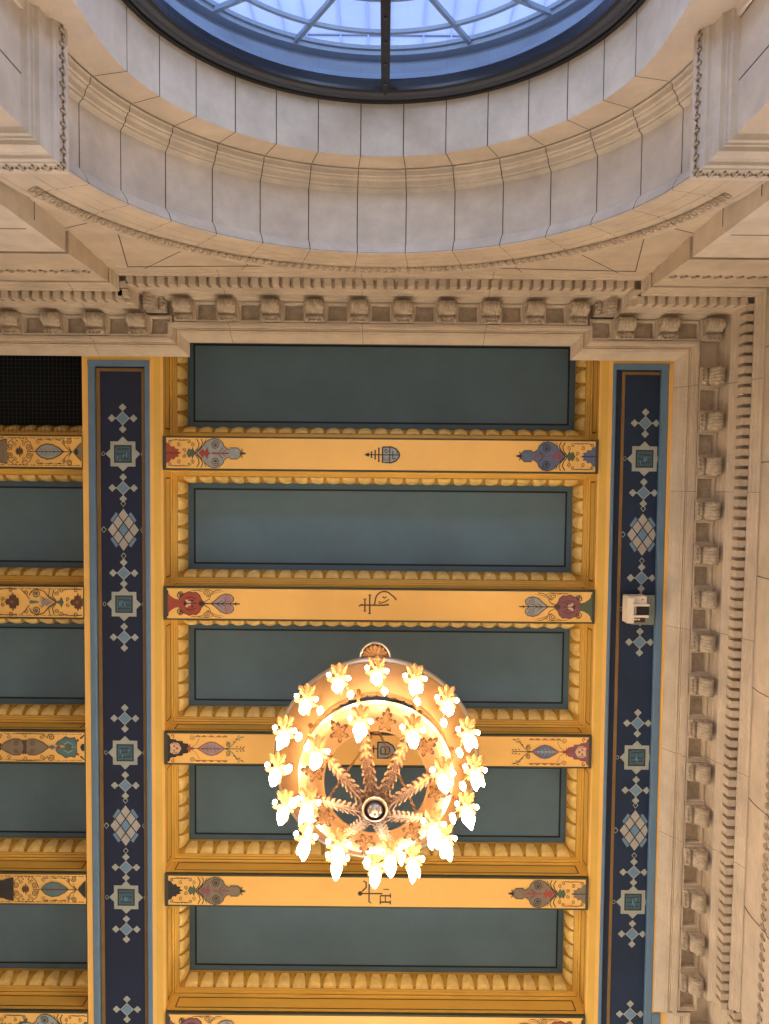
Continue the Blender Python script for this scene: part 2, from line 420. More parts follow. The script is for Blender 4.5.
# ---- pilasters and right wall, with architrave mouldings and ornament
wprof = [(0, 10.80), (.0, 10.72), (.012, 10.70), (.012, 10.58), (.03, 10.56), (.03, 10.38), (.022, 10.36), (.022, 10.08), (.045, 10.05), (.045, 9.78), (.058, 9.76), (.058, 9.55), (.07, 9.53), (.075, 9.30), (.075, 9.27), (-.03, 9.27), (-.03, 9.15), (.085, 9.15), (.085, 3.4)]
def wall_piece(name, path, kindjoint):
    mb = MB()
    # positive bulge is towards the room: negative offset
    rows = []
    sweep(mb, path, [(-o, d) for o, d in wprof], ['stone'] * 9 + ['stone'] * 6 + ['joint', 'stone', 'stone_pale'])
    # running ornament
    for k in range(len(path) - 1):
        a, t, n, L = along(path, k); cnt = max(1, int(L / .135)); st = L / cnt
        if L < .5: continue
        for j in range(cnt):
            c = (j + .5) * st; x, y = a[0] + t[0] * c - n[0] * .028, a[1] + t[1] * c - n[1] * .028
            pts = []
            for q in range(7):
                an = -1.9 + 3.8 * q / 6
                pts.append((x + t[0] * .042 * sin(an), y + t[1] * .042 * sin(an), 10.20 + .06 * cos(an)))
            mb.tube(pts, .011, 'stone_carved', 5, cap=False)
            mb.tube([(x, y, 10.24), (x - n[0] * .006, y - n[1] * .006, 10.12)], .014, 'stone_carved', 5, cap=False)
    # ashlar joints on the plain stone
    for k in range(len(path) - 1):
        a, t, n, L = along(path, k)
        for row_, (d0, d1) in enumerate(((9.15, 8.35), (8.35, 7.5), (7.5, 6.6), (6.6, 5.6))):
            mb.tube([(a[0] - n[0] * .085, a[1] - n[1] * .085, d1), (a[0] + t[0] * L - n[0] * .085, a[1] + t[1] * L - n[1] * .085, d1)], .006, 'joint', 4, cap=False)
            s0 = .55 if row_ % 2 else 1.15
            while s0 < L:
                x, y = a[0] + t[0] * s0 - n[0] * .085, a[1] + t[1] * s0 - n[1] * .085
                mb.tube([(x, y, d0), (x, y, d1)], .006, 'joint', 4, cap=False); s0 += 1.3
        if L > 6:
            s0 = .8
            while s0 < L:
                x, y = a[0] + t[0] * s0 - n[0] * .002, a[1] + t[1] * s0 - n[1] * .002
                mb.tube([(x - n[0] * .0, y, 10.80), (x - n[0] * .03, y - n[1] * .03, 10.56), (x - n[0] * .03, y - n[1] * .03, 10.36), (x - n[0] * .025, y - n[1] * .025, 10.08), (x - n[0] * .045, y - n[1] * .045, 10.05), (x - n[0] * .06, y - n[1] * .06, 9.5), (x - n[0] * .078, y - n[1] * .078, 9.28)], .006, 'joint', 4, cap=False); s0 += 1.55
    o = mb.build(name); o['kind'] = 'structure'; return o
WL = offset_path(CROWN, .80)
wall_piece('wall_left', [WL[0], WL[1], (WL[1][0], -3.0)], 0)
wall_piece('wall_right', [(WL[4][0], -3.0)] + WL[4:], 0)

# ---- imposts the arch springs from
iprof = [(o * .86, d + .15) for o, d in [(0, 6.93), (.20, 6.93), (.245, 6.92), (.245, 6.895), (.232, 6.88), (.205, 6.785), (.19, 6.78), (.175, 6.75), (.145, 6.745), (.125, 6.715), (.12, 6.60), (.125, 6.575), (.085, 6.57), (.08, 6.545), (.06, 6.54), (.055, 6.50), (.02, 6.49), (0, 6.48), (0, 3.4)]]
def impost(sgn):
    mb = MB()
    X = XC + sgn * 2.93
    if sgn < 0: path = [(-3.9, -2.932), (X, -2.932), (X, -3.945)]
    else: path = [(X, -3.945), (X, -2.932), (3.9, -2.932)]
    sweep(mb, path, [(-o, d) for o, d in iprof], 'stone_pale')
    for k in range(2):
        a, t, n, L = along(path, k); ext = .22 if True else 0
        lo, hi = (0, L + .22) if (k == 0 and sgn < 0) or (k == 0) else (-.22, L)
        cnt = int((hi - lo) / .105); st = (hi - lo) / cnt
        for j in range(cnt):
            c = lo + (j + .5) * st; x, y = a[0] + t[0] * c, a[1] + t[1] * c
            def Q(off, d): return (x - n[0] * off, y - n[1] * off, d)
            pts = []
            for q in range(6):
                an = -1.8 + 3.6 * q / 5
                off = .190 - .008 * cos(an) ; dd = 6.98 + .046 * cos(an)
                p = Q(off + .012, dd); pts.append((p[0] + t[0] * .038 * sin(an), p[1] + t[1] * .038 * sin(an), p[2]))
            mb.tube(pts, .010, 'stone_carved', 5, cap=False)
            mb.tube([Q(.208, 7.015), Q(.190, 6.945)], .012, 'stone_carved', 5, cap=False)
    # joint in the pier under the moulding
    mb.tube([(X - sgn * .001, -3.35, 6.62), (X - sgn * .001, -3.35, 3.4)], .006, 'joint', 4, cap=False)
    o = mb.build('trim_3' if sgn < 0 else 'trim_4'); o['kind'] = 'structure'
impost(-1); impost(1)

# ================================================================== windows in the arch
def lunette(mb, prof, m, n=72, low=3.4):
    mb.grid([[arc(R, pi * i / n, Y) for R, Y in prof] for i in range(n + 1)], m)
    for s in (-1, 1): mb.grid([[(XC + s * R, Y, SPR) for R, Y in prof], [(XC + s * R, Y, low) for R, Y in prof]], m)
w1 = empty('window_1', XC, -4.65, 3.4, None, None, kind='structure')
mb = MB()
lunette(mb, [(2.52, -4.555), (2.485, -4.54), (2.44, -4.54), (2.435, -4.56), (2.425, -4.56)], 'iron')
lunette(mb, [(2.425, -4.56), (2.40, -4.565), (2.37, -4.55), (2.36, -4.57), (2.31, -4.585)], 'iron_grey')
lunette(mb, [(2.31, -4.585), (2.27, -4.595), (2.27, -4.63), (2.285, -4.72), (2.52, -4.73)], 'iron')
mb.build('window_frame', w1)
mb = MB(); mb.box(-.085, .012, -4.74, -4.59, 3.4, SPR + 2.33, 'iron'); mb.box(-.055, -.02, -4.59, -4.565, 3.4, SPR + 2.32, 'iron')
for d in [5.8 + .42 * k for k in range(9)]: mb.box(-.05, -.025, -4.567, -4.55, d, d + .03, 'iron_grey')
mb.build('mullion', w1)
mb = MB(); mb.face([mb.vert(*arc(2.335, pi * i / 48, -4.66)) for i in range(49)] + [mb.vert(XC - 2.335, -4.66, 3.4), mb.vert(XC + 2.335, -4.66, 3.4)], 'window_glass')
mb.build('pane', w1)
w2 = empty('window_2', XC, -5.1, 3.4, None, None, kind='structure')
mb = MB()
lunette(mb, [(2.29, -4.735), (2.35, -4.74), (2.42, -4.86), (2.46, -4.865), (2.47, -4.98), (2.53, -4.985), (2.53, -5.06), (2.42, -5.07), (2.415, -5.12), (2.385, -5.12), (2.38, -5.16)], 'frame_blue')
cc = 7.65
def bar(r0, r1, ang, w=.022):
    e = (sin(ang), 0, cos(ang)); q = (cos(ang), 0, -sin(ang))
    m_ = ((r0 + r1) / 2); mb.obox((XC + e[0] * m_, -5.10, cc + e[2] * m_), tuple(v * (r1 - r0) / 2 for v in e), tuple(v * w for v in q), (0, .025, 0), 'frame_blue')
bar(.3, 1.92, radians(-31)); bar(.3, 1.92, radians(31)); bar(.3, 2.16, radians(-59)); bar(.3, 2.16, radians(59)); bar(.3, 2.36, radians(-88)); bar(.3, 2.36, radians(88))
for R in (2.02, 1.42):
    mb.grid([[arc(R + dr, pi * i / 64, Y) for dr, Y in ((-.022, -5.13), (-.022, -5.09), (.022, -5.09), (.022, -5.13))] for i in range(65)], 'frame_blue', close=False)
mb.build('window_frame', w2)
mb = MB(); mb.face([mb.vert(*arc(2.43, pi * i / 48, -5.14)) for i in range(49)] + [mb.vert(XC - 2.43, -5.14, 3.4), mb.vert(XC + 2.43, -5.14, 3.4)], 'window_glass')
mb.build('pane', w2)
# facade of the next building, seen through the glass
mb = MB(); mb.box(-9, 9, -9.4, -9.0, -1.5, 22, 'facade')
for k in range(-16, 17):
    mb.box(k * .55 + (.12 if k % 3 else 0), k * .55 + .03 + (.12 if k % 3 else 0), -9.0, -8.96, -1.5, 22, 'facade_line')
for k in range(9): mb.box(-9, 9, -9.0, -8.97, 6 + k * 1.7, 6.05 + k * 1.7, 'facade_line')
o = mb.build('wall_outside'); o['kind'] = 'structure'

# ================================================================== painted ceiling
D = 12.0
BEAMS = [-.50, 1.785, 4.03, 6.27, 8.495]; BW = .256
OPEN = [(-2.55, -.756), (-.244, 1.529), (2.041, 3.774), (4.286, 6.014), (6.526, 8.239)]
BX = (-3.36, 3.22); LX = (-8.2, -4.58)
mb = MB()
# unseen backing slab, added to keep the sky out above the coffers
mb.box(-8.6, 8.6, -4.7, 12, 13.05, 13.4, 'void')
Yt, Yb = -2.7, 11.5
def flat(x0, x1, y0, y1, m, d=D): mb.box(x0, x1, y0, y1, d, d + .06, m)
# yellow bands beside the bays
flat(-4.58, -4.49, Yt, Yb, 'cream_yellow')
flat(-4.49, -3.555, Yt, -1.885, 'yellow')
flat(-3.56, -3.505, Yt, Yb, 'cream_yellow')
flat(-3.505, -3.40, Yt, Yb, 'yellow'); flat(-3.40, -3.36, Yt, Yb, 'cream_yellow')
flat(3.22, 3.25, Yt, Yb, 'cream_yellow'); flat(3.25, 3.36, Yt, Yb, 'yellow'); flat(3.36, 3.42, Yt, Yb, 'cream_yellow')
flat(3.42, 5.2, Yt, -1.905, 'yellow')
flat(4.265, 5.2, -1.91, 8.19, 'cream_yellow'); flat(4.40, 5.4, 8.19, Yb, 'cream_yellow')
for x0, x1 in (BX, LX):
    flat(x0, x1, 8.75, Yb, 'yellow')
    for k, c in enumerate(BEAMS): mb.box(x0, x1, c - BW + .01, c + BW - .01, D + .08, 13.05, 'ochre')
mb.box(-8.6, -8.2, -4.7, 12, 0, 13.4, 'stone'); mb.box(5.4, 8.6, -4.7, 12, 10.8, 13.4, 'stone'); mb.box(-8.6, 8.6, 11.5, 12, 11.8, 13.4, 'stone')
mb.box(-8.2, 8.2, -4.7, -3.0, 12.0, 13.1, 'stone'); mb.box(-8.2, 5.4, -4.66, -3.0, 11.0, 12.0, 'stone')
for x0, x1 in ((-4.58, -4.50), (-3.48, -3.36), (3.24, 3.42)): mb.box(x0, x1, Yt, Yb, D + .06, 13.05, 'ochre')
mb.box(-4.5, -3.48, Yt, Yb, D + .12, 12.4, 'void'); mb.box(3.42, 5.3, Yt, Yb, D + .12, 12.4, 'void')
o = mb.build('ceiling'); o['kind'] = 'structure'

ORD = ['first', 'second', 'third', 'fourth', 'fifth']
def coffer(x0, x1, y0, y1, label, group, style):
    root = empty('coffer', (x0 + x1) / 2, (y0 + y1) / 2, 12.1, label, 'coffer', group)
    e = .004; x0 += e; x1 -= e; y0 += e; y1 -= e
    def rg(i, d): return [(x0 + i, y0 + i, d), (x1 - i, y0 + i, d), (x1 - i, y1 - i, d), (x0 + i, y1 - i, d)]
    mb = MB()
    fr = [(0, 12.03), (0, 12.40), (.02, 12.405), (.025, 12.44), (.05, 12.445), (.055, 12.475), (.075, 12.48)]
    mb.grid([rg(i, d) for i, d in fr], 'yellow', close=True)
    # dark painted outline on each side wall
    for ax in range(4):
        if ax == 0: P = lambda s, d, e=.003: (x0 + s, y0 + e, d); L = x1 - x0
        if ax == 1: P = lambda s, d, e=.003: (x1 - e, y0 + s, d); L = y1 - y0
        if ax == 2: P = lambda s, d, e=.003: (x0 + s, y1 - e, d); L = x1 - x0
        if ax == 3: P = lambda s, d, e=.003: (x0 + e, y0 + s, d); L = y1 - y0
        a, b, lo, hi, w = .12, L - .12, 12.10, 12.34, .009
        for (s0, d0, s1, d1) in ((a, lo, b, lo), (a, hi, b, hi), (a, lo, a, hi), (b, lo, b, hi)):
            if s0 == s1: mb.poly([P(s0 - w, d0), P(s0 + w, d0), P(s1 + w, d1), P(s1 - w, d1)], 'p_dark')
            else: mb.poly([P(s0, d0 - w), P(s1, d1 - w), P(s1, d1 + w), P(s0, d0 + w)], 'p_dark')
        mb.poly([P(0, 12.405, .028), P(L, 12.405, .028), P(L, 12.412, .028), P(0, 12.412, .028)], 'p_dark')
    mb.build('side_walls', root)
    mb = MB()
    ov = lambda t, e=0: (.068 + (.108 + e) * sin(t * pi / 2), 12.485 + .275 * (1 - cos(t * pi / 2)) - e)
    prof_ = [ov(t / 5) for t in range(6)] + [(.180, 12.765), (.183, 12.79)]
    mb.grid([rg(i, d) for i, d in prof_], 'ochre', close=True)
    for ax in range(4):
        if ax == 0: F = lambda s, i, d: (x0 + s, y0 + i, d); L = x1 - x0
        if ax == 1: F = lambda s, i, d: (x1 - i, y0 + s, d); L = y1 - y0
        if ax == 2: F = lambda s, i, d: (x0 + s, y1 - i, d); L = x1 - x0
        if ax == 3: F = lambda s, i, d: (x0 + i, y0 + s, d); L = y1 - y0
        lo = .15; cnt = max(1, round((L - 2 * lo) / .247)); st = (L - 2 * lo) / cnt
        for j in range(cnt):
            c = lo + (j + .5) * st
            for W, bulge, m, t0, t1, base_ in ((.116, .010, 'ochre', .02, .98, .003), (.098, .030, 'gold_light', .06, .93, .006)):
                rows = []
                for r in range(6):
                    t = t0 + (t1 - t0) * r / 5; wd = W * (math.sqrt(max(0, 1 - ((t - .12) / .88) ** 2)) * .8 + .2 if t > .12 else 1)
                    rr = []
                    for q in range(7):
                        u = -1 + q / 3; h = base_ + bulge * (1 - u * u) * (.35 + .65 * sin(pi * r / 5)) + (.006 * cos(u * 6 * pi) if m == 'gold_light' else 0)
                        i, d = ov(t); nx, nd = sin(t * pi / 2) * .3 + .55, -.8
                        rr.append(F(c + u * wd, i + h * .6, d - h * .8))
                    rows.append(rr)
                mb.grid(rows, m)
            # dart between eggs
            i, d = ov(.08); i2, d2 = ov(.9); cc_ = c + st / 2
            if j < cnt - 1: [mb.poly([F(cc_ - .005, i + .012, d - .014), F(cc_ + .005, i + .012, d - .014), F(cc_ + sg * .045 + .006, i2 + .012, d2 - .014), F(cc_ + sg * .045 - .006, i2 + .012, d2 - .014)], 'gold_dark') for sg in (-1, 1)]
    mb.build('egg_and_dart_moulding', root, smooth=False)
    mb = MB()
    if style == 'void':
        mb.poly(rg(.17, 13.0), 'void')
        mb.grid([rg(.183, 12.79), rg(.183, 13.0)], 'void', close=True)
        mb.build('dark_opening', root)
    else:
        mb.poly(rg(.175, 12.78), 'teal')
        mb.grid([rg(.175, 12.778), rg(.268, 12.778)], 'teal_edge', close=True)
        mb.grid([rg(.268, 12.776), rg(.298, 12.776)], 'black_line', close=True)
        mb.build('painted_panel', root)
    return root
pos = ['beside the window wall cornice', 'between the triple cross beam and the arch monogram beam', 'just above the chandelier', 'directly behind the chandelier', 'just past the chandelier']
for k, (a, b) in enumerate(OPEN):
    coffer(BX[0] + .0, BX[1] + .0, a, b, 'teal coffer panel in gilt moulding, ' + pos[k], 'teal coffers of the middle bay', 'teal')
lpos = ['black open ceiling square behind fine netting next to the left cornice', 'dark teal ceiling panel of the left bay, next after the black netted opening', 'dark teal panel of the left bay, just before the twin heart beam', 'dark teal ceiling panel of the left bay, after the twin heart beam', 'dark teal ceiling panel of the left bay, lowest in the photo']
for k, (a, b) in enumerate(OPEN):
    coffer(LX[0], LX[1], a, b, lpos[k], 'coffers of the left bay', 'void' if k == 0 else 'teal')
mb = MB()
n = 0
y = -2.4
while y < -.86: mb.box(-8.0, -4.6, y - .0016, y + .0016, 12.45, 12.454, 'net'); y += .064
x = -7.9
while x < -4.6: mb.box(x - .0016, x + .0016, -2.5, -.8, 12.455, 12.459, 'net'); x += .064
tag(mb.build('netting'), 'fine square netting stretched under the black ceiling opening', 'netting')

# ---- beams
def spiralset(p, items, w, m):
    for (u, v, r, tn, a0, cw) in items: p.spiral(u, v, r, tn, a0, w, m, cw)
def orn_fan(p, c1, c2, c3, dk):
    """end ornament with a heart shaped body, two spirals and a shield tip"""
    p.sym([(0, .34), (.10, .30), (.16, .20), (.26, .22), (.30, .14), (.42, .12), (.38, .05), (.50, 0)], c1)
    p.lay(); p.line([(0.0, 0), (.42, 0)], .03, dk)
    p.both([(.12, .40), (.30, .43), (.50, .41), (.72, .43)], .022, dk); spiralset(p, [(.12, .36, .06, 1.2, 1.5, 1), (.74, .37, .06, 1.2, 1.5, -1), (.58, .10, .07, 1.3, -1.5, 1)], .018, dk)
    for u in (.3, .42, .54): p.sym([(u, .41), (u + .04, .445), (u + .08, .41), (u + .04, .38)], c1) if 0 else p.both([(u, .41), (u + .05, .44)], .03, c1)
    [p.spiral(u, .27, .07, 1.3, a, .018, 'p_brown', c) for u, a, c in ((.42, 1, 1), (.86, 2, -1))]
    p.sym([(.66, 0), (.74, .16), (.82, .10), (.86, .20), (.92, .06), (1.0, .02)], 'p_green')
    p.both([(.95, .05), (1.05, .18), (1.08, .32), (1.0, .46)], .03, dk); p.both([(1.0, .05), (1.14, .2), (1.2, .34), (1.14, .47)], .028, dk); p.both([(1.1, .12), (1.24, .28), (1.30, .44)], .024, 'p_green')
    p.lay()
    hrt = [(.98, 0), (1.12, .13), (1.25, .30), (1.38, .42), (1.56, .48), (1.74, .45), (1.86, .34), (1.90, .22), (2.0, .14), (2.08, .12), (2.10, .18), (2.34, .18), (2.42, .10), (2.48, .0)]
    p.sym([(u + (.0 if u < 1 else .0), v + .0) for u, v in hrt], c2)
    p.lay(); p.both(hrt, .022, dk)
    p.spiral(1.62, .27, .15, 2.1, .4, .026, dk, 1); p.disc(1.62, .27, .035, dk)
    p.sym([(1.06, 0), (1.20, .16), (1.26, .06), (1.36, .20), (1.38, .05), (1.46, 0)], c3)
    p.line([(1.5, 0), (2.05, 0)], .05, c3); p.both([(1.72, .04), (1.86, .16)], .02, dk); p.both([(1.85, .03), (1.95, .1)], .02, c3)
    p.sym([(2.40, 0), (2.46, .05), (2.56, .03), (2.60, 0)], dk); p.both([(2.44, .02), (2.50, .14)], .03, dk); p.line([(2.5, 0), (2.62, 0)], .03, dk)
def orn_head(p, c1, c2, c3, dk, base):
    """end ornament with a lobed head on a splayed foot and a spiral heart"""
    p.sym([(0, .46), (.05, .40), (.05, .25), (.12, .1), (.12, 0)], base)
    p.sym([(.02, .36), (.12, .24), (.26, .15), (.42, .12), (.42, 0)], c1)
    p.lay(); p.sym([(.40, 0), (.42, .14), (.50, .30), (.62, .34), (.74, .40), (.86, .36), (.96, .38), (1.08, .28), (1.14, .14), (1.20, .10), (1.20, 0)], c2)
    p.lay(); p.both([(.40, .10), (.42, .20), (.50, .30), (.62, .34), (.74, .40), (.86, .36), (.96, .38), (1.08, .28), (1.14, .14), (1.22, .04)], .024, dk)
    p.spiral(.42, .26, .10, 1.4, .5, .03, dk, 1); p.spiral(.46, .30, .10, 1.2, 2.5, .02, dk, -1)
    p.disc(.66, .08, .05, 'p_flesh'); p.disc(.74, .02, .06, 'p_flesh'); p.disc(.60, .04, .04, dk); p.disc(.84, .10, .035, dk); p.line([(.55, 0), (.98, 0)], .03, dk); p.both([(.62, .18), (.80, .22), (.98, .14)], .025, dk)
    p.sym([(1.04, 0), (1.10, .09), (1.22, .05), (1.30, 0)], dk)
    p.spiral(1.30, .36, .12, 1.9, -1.6, .020, 'p_brown', 1); p.both([(.80, .43), (1.0, .45), (1.18, .40)], .016, dk); p.both([(1.20, .04), (1.42, .16), (1.46, .34), (1.62, .44), (1.80, .46)], .02, 'p_brown'); p.both([(1.0, .45), (1.4, .47), (1.55, .38)], .014, dk)
    p.lay(); h = [(1.46, 0), (1.62, .12), (1.78, .27), (1.95, .33), (2.12, .30), (2.22, .20), (2.20, .09), (2.10, .02), (2.10, 0)]
    p.both([(1.35, .22), (1.5, .32), (1.66, .38), (1.9, .42)], .03, 'p_taupe', True); p.sym(h, c3); p.lay(); p.both(h, .026, 'p_brown')
    p.spiral(2.02, .16, .12, 1.7, 1.4, .022, c2, 1); p.line([(1.25, 0), (2.42, 0)], .035, dk); p.both([(1.65, .0), (1.85, .12)], .03, dk, True); p.both([(1.78, 0), (1.95, .08)], .02, dk); p.both([(2.25, 0), (2.30, .06)], .02, dk)
def orn_mask(p, c1, c2, c3, dk, base):
    """end ornament with a mask on a stepped plinth, an oval leaf and tendrils"""
    p.sym([(0, .46), (.06, .44), (.10, .32), (.28, .30), (.30, .26), (.50, .25), (.52, .18), (.68, .16), (.72, .06), (.66, 0)], base)
    p.lay(); p.spiral(.16, .42, .07, 1.0, -1.5, .03, c1, 1)
    p.sym([(.10, 0), (.08, .14), (.20, .20), (.36, .18), (.42, .08), (.46, 0)], 'p_flesh'); p.lay(); p.disc(.22, .08, .03, dk); p.disc(.32, .0, .04, c1); p.both([(.14, .16), (.36, .14)], .018, c1)
    p.sym([(.64, 0), (.76, .16), (.76, .06), (.90, .02), (.90, 0)], c1); p.line([(.7, 0), (2.55, 0)], .024, dk)
    p.both([(.80, .04), (.96, .14), (1.06, .34)], .016, 'p_taupe'); p.spiral(.82, .38, .09, 1.6, 0, .018, 'p_taupe', -1)
    for u in (.95, 1.15, 1.4, 1.65, 1.85): p.both([(u, .40), (u + .07, .44), (u + .14, .40)], .035, c1); p.both([(u - .08, .40), (u + .15, .40)], .012, dk)
    h = [(1.0, 0), (1.14, .09), (1.30, .19), (1.46, .235), (1.62, .20), (1.78, .10), (1.90, 0)]
    p.lay(); p.sym(h, c2); p.lay(); p.both(h, .026, c1)
    for k in range(5): p.both([(1.15 + .13 * k, .0), (1.28 + .11 * k, .13 - .02 * abs(k - 2))], .028, c3, True)
    p.line([(1.05, 0), (1.8, 0)], .035, c3)
    p.spiral(2.02, .15, .09, 1.6, 2.2, .022, dk, -1); p.both([(1.9, .0), (2.06, .04), (2.2, .16), (2.3, .3), (2.42, .40), (2.56, .42)], .020, dk)
    for (u, v) in ((2.2, .22), (2.28, .32), (2.38, .30), (2.48, .38), (2.34, .42), (2.3, .06), (2.42, .05), (2.52, .04)): p.both([(u, v), (u + .07, v + .05)], .035, 'p_green' if u < 2.4 else dk, True)
def filler(p, u0, u1, dk='p_brown'):
    u = u0
    while u < u1:
        p.both([(u, .455), (u + .05, .435), (u + .10, .455)], .022, dk); p.both([(u + .12, .445), (u + .20, .445)], .03, dk, True); u += .24
H = .46
def emblem_shield(p):
    dk = 'p_dark'
    p.fill([(0, -.26), (.30, -.26), (.46, -.20), (.56, -.08), (.58, 0), (.56, .08), (.46, .20), (.30, .26), (0, .26)], 'p_grey'); p.lay()
    p.line([(.02, -.25), (.30, -.26), (.46, -.20), (.56, -.08), (.58, 0), (.56, .08), (.46, .20), (.30, .26), (.02, .25), (.02, -.25)], .045, dk)
    p.line([(-.52, 0), (.56, 0)], .035, dk); p.line([(.26, -.26), (.26, .26)], .035, dk)
    for u, h in ((-.10, .22), (-.22, .14), (-.34, .09)): p.line([(u, -h), (u, h)], .045, dk); p.line([(u - .03, -h), (u + .03, -h)], .03, dk); p.line([(u - .03, h), (u + .03, h)], .03, dk)
    p.fill([(-.58, 0), (-.44, .07), (-.40, 0), (-.44, -.07)], dk)
    p.line([(.36, -.13), (.36, .13)], .03, dk); p.line([(.50, -.13), (.50, -.03)], .03, dk); p.line([(.36, .13), (.46, .13)], .03, dk)
    p.spiral(.14, -.14, .08, 1.2, 0, .025, dk, 1, False); p.line([(.07, .08), (.07, .2), (.14, .14), (.20, .2), (.20, .08)], .025, dk)
def emblem_arch(p):
    dk = 'p_brown'
    p.line([(-.45, 0), (.30, 0), (.5, -.02)], .05, dk); p.line([(-.50, .05), (-.42, -.02), (-.36, .0)], .04, dk)
    for u, h0, h1 in ((-.30, -.20, .20), (-.14, -.34, .28)): p.line([(u, h0), (u, h1)], .05, dk); p.line([(u - .05, h0), (u + .05, h0)], .03, dk); p.line([(u - .05, h1), (u + .05, h1)], .03, dk)
    pts = [(.02, -.02)] + [(.34 - .30 * cos(a), -.14 - .32 * sin(a)) for a in [k * pi / 12 for k in range(0, 10)]] + [(.66, -.28), (.74, -.18)]
    p.line(pts, .05, dk); p.spiral(.20, -.10, .06, 1.0, 0, .03, dk, 1, False); p.line([(.24, -.08), (.38, -.12), (.50, -.2)], .035, dk); p.line([(.3, -.3), (.34, -.22), (.40, -.3)], .03, dk); p.line([(.26, -.26), (.42, -.26)], .02, dk)
def emblem_b(p):
    dk = 'p_dark'
    p.fill([(0, -.28), (.34, -.28), (.52, -.16), (.60, 0), (.52, .16), (.34, .28), (0, .28)], 'p_grey'); p.lay()
    p.line([(.02, -.27), (.34, -.27), (.52, -.16), (.60, 0), (.52, .16), (.34, .27), (.02, .27), (.02, -.27)], .05, dk)
    p.line([(.12, .13), (.42, .13)], .05, 'p_brown')
    for q in (.12, .27, .42): p.line([(q, .13), (q, -.04)], .045, 'p_brown')
    for q in (.195, .345): p.line([(q - .075, -.04), (q - .04, -.12), (q + .04, -.12), (q + .075, -.04)], .045, 'p_brown')
    p.line([(0, -.05), (-.18, -.05)], .04, dk); p.line([(-.12, -.16), (-.12, .10)], .04, dk)
def emblem_four(p):
    dk = 'p_dark'
    p.disc(-.40, .05, .08, dk, mirror=False); p.line([(-.40, .05), (.35, .05)], .045, dk)
    p.line([(-.10, -.28), (-.10, .34), (-.02, .38)], .045, dk); p.line([(-.34, -.02), (-.20, -.16), (-.20, -.34), (-.30, -.38)], .05, dk)
    for u in (.20, .56): p.line([(.14, u - .5), (.14, u - .16)], .0, dk)
    p.line([(.28, .34), (.62, .34)], .05, dk); p.line([(.28, .12), (.62, .12)], .05, dk); p.line([(.28, .28), (.28, .42)], .04, dk); p.line([(.62, .28), (.62, .42)], .04, dk)
    p.line([(.45, .14), (.45, .34)], .035, dk); p.line([(.62, .04), (.62, .2)], .04, dk); p.line([(.28, .12), (.28, .3)], .035, dk); p.line([(.38, -.10), (.58, -.10)], .03, dk)
def beam_shell(root, x0, x1, c, dark_end=True):
    mb = MB()
    mb.box(x0, x1, c - BW, c + BW, 11.97, 12.028, 'olive')
    mb.box(x0 + .01, x1 - .01, c - BW + .012, c + BW - .012, 12.028, 12.085, 'ochre')
    mb.poly([(x0 + (.055 if dark_end else 0), c - H / 2, 11.9688), (x1 - (.045 if dark_end else 0), c - H / 2, 11.9688), (x1 - (.045 if dark_end else 0), c + H / 2, 11.9688), (x0 + (.055 if dark_end else 0), c + H / 2, 11.9688)], 'cream_yellow')
    mb.build('beam_body', root)
BL = ['cream yellow beam with a rounded shield and triple cross, nearest the window',
      'cream yellow painted beam with an arch and double cross monogram, above the chandelier',
      'cream yellow painted beam with a small shield lettered B, seen through the chandelier ring',
      'cream yellow painted beam with an anchor like letter monogram, below the chandelier hub',
      'cream yellow painted beam cut by the bottom edge of the photo, middle bay']
left = [lambda p: orn_fan(p, 'p_red', 'p_grey', 'p_red', 'p_brown'), lambda p: orn_head(p, 'p_red', 'p_red', 'p_lilac', 'p_dark', 'p_dark'),
        lambda p: orn_mask(p, 'p_red', 'p_lilac', 'p_plum', 'p_green', 'p_dark'), lambda p: orn_fan(p, 'p_dark', 'p_taupe', 'p_plum', 'p_dark'), lambda p: orn_head(p, 'p_plum', 'p_plum', 'p_grey', 'p_dark', 'p_dark')]
right = [lambda p: orn_fan(p, 'p_blue', 'p_blue', 'p_plum', 'p_dark'), lambda p: orn_head(p, 'p_green', 'p_plum', 'p_grey', 'p_brown', 'p_green'),
         lambda p: orn_mask(p, 'p_red', 'p_blue', 'p_grey', 'p_brown', 'p_plum'), lambda p: orn_fan(p, 'p_taupe', 'p_taupe', 'p_red', 'p_dark'), lambda p: orn_head(p, 'p_green', 'p_red', 'p_grey', 'p_brown', 'p_dark')]
emb = [emblem_shield, emblem_arch, emblem_b, emblem_four, None]
for k, c in enumerate(BEAMS):
    root = empty('ceiling_beam', (BX[0] + BX[1]) / 2, c, 11.97, BL[k], 'beam', 'painted beams of the middle bay', 'thing')
    beam_shell(root, BX[0], BX[1] , c)
    p = Paint(lambda u, v: (BX[0] + .055 + u * H, c + v * H), 11.968); left[k](p); p.build('scroll_ornament', root)
    p = Paint(lambda u, v: (BX[1] - .045 - u * H, c + v * H), 11.968); right[k](p); p.build('scroll_ornament', root)
    if emb[k]:
        xo = (-.05, -.15, -.08, -.14)[k]
        p = Paint(lambda u, v: (xo + u * H, c + v * H), 11.968); emb[k](p); p.build('emblem', root)
LBL = ['yellow scrollwork beam with a pale oval leaf, next to the netted opening',
       'yellow scrollwork beam of the left bay with paired spirals and a brown seed head',
       'yellow scrollwork beam of the left bay with twin hearts and a blue green mask',
       'left bay scrollwork beam with a teal and red oval leaf',
       'yellow scrollwork beam of the left bay with grey spirals, cut by the bottom edge']
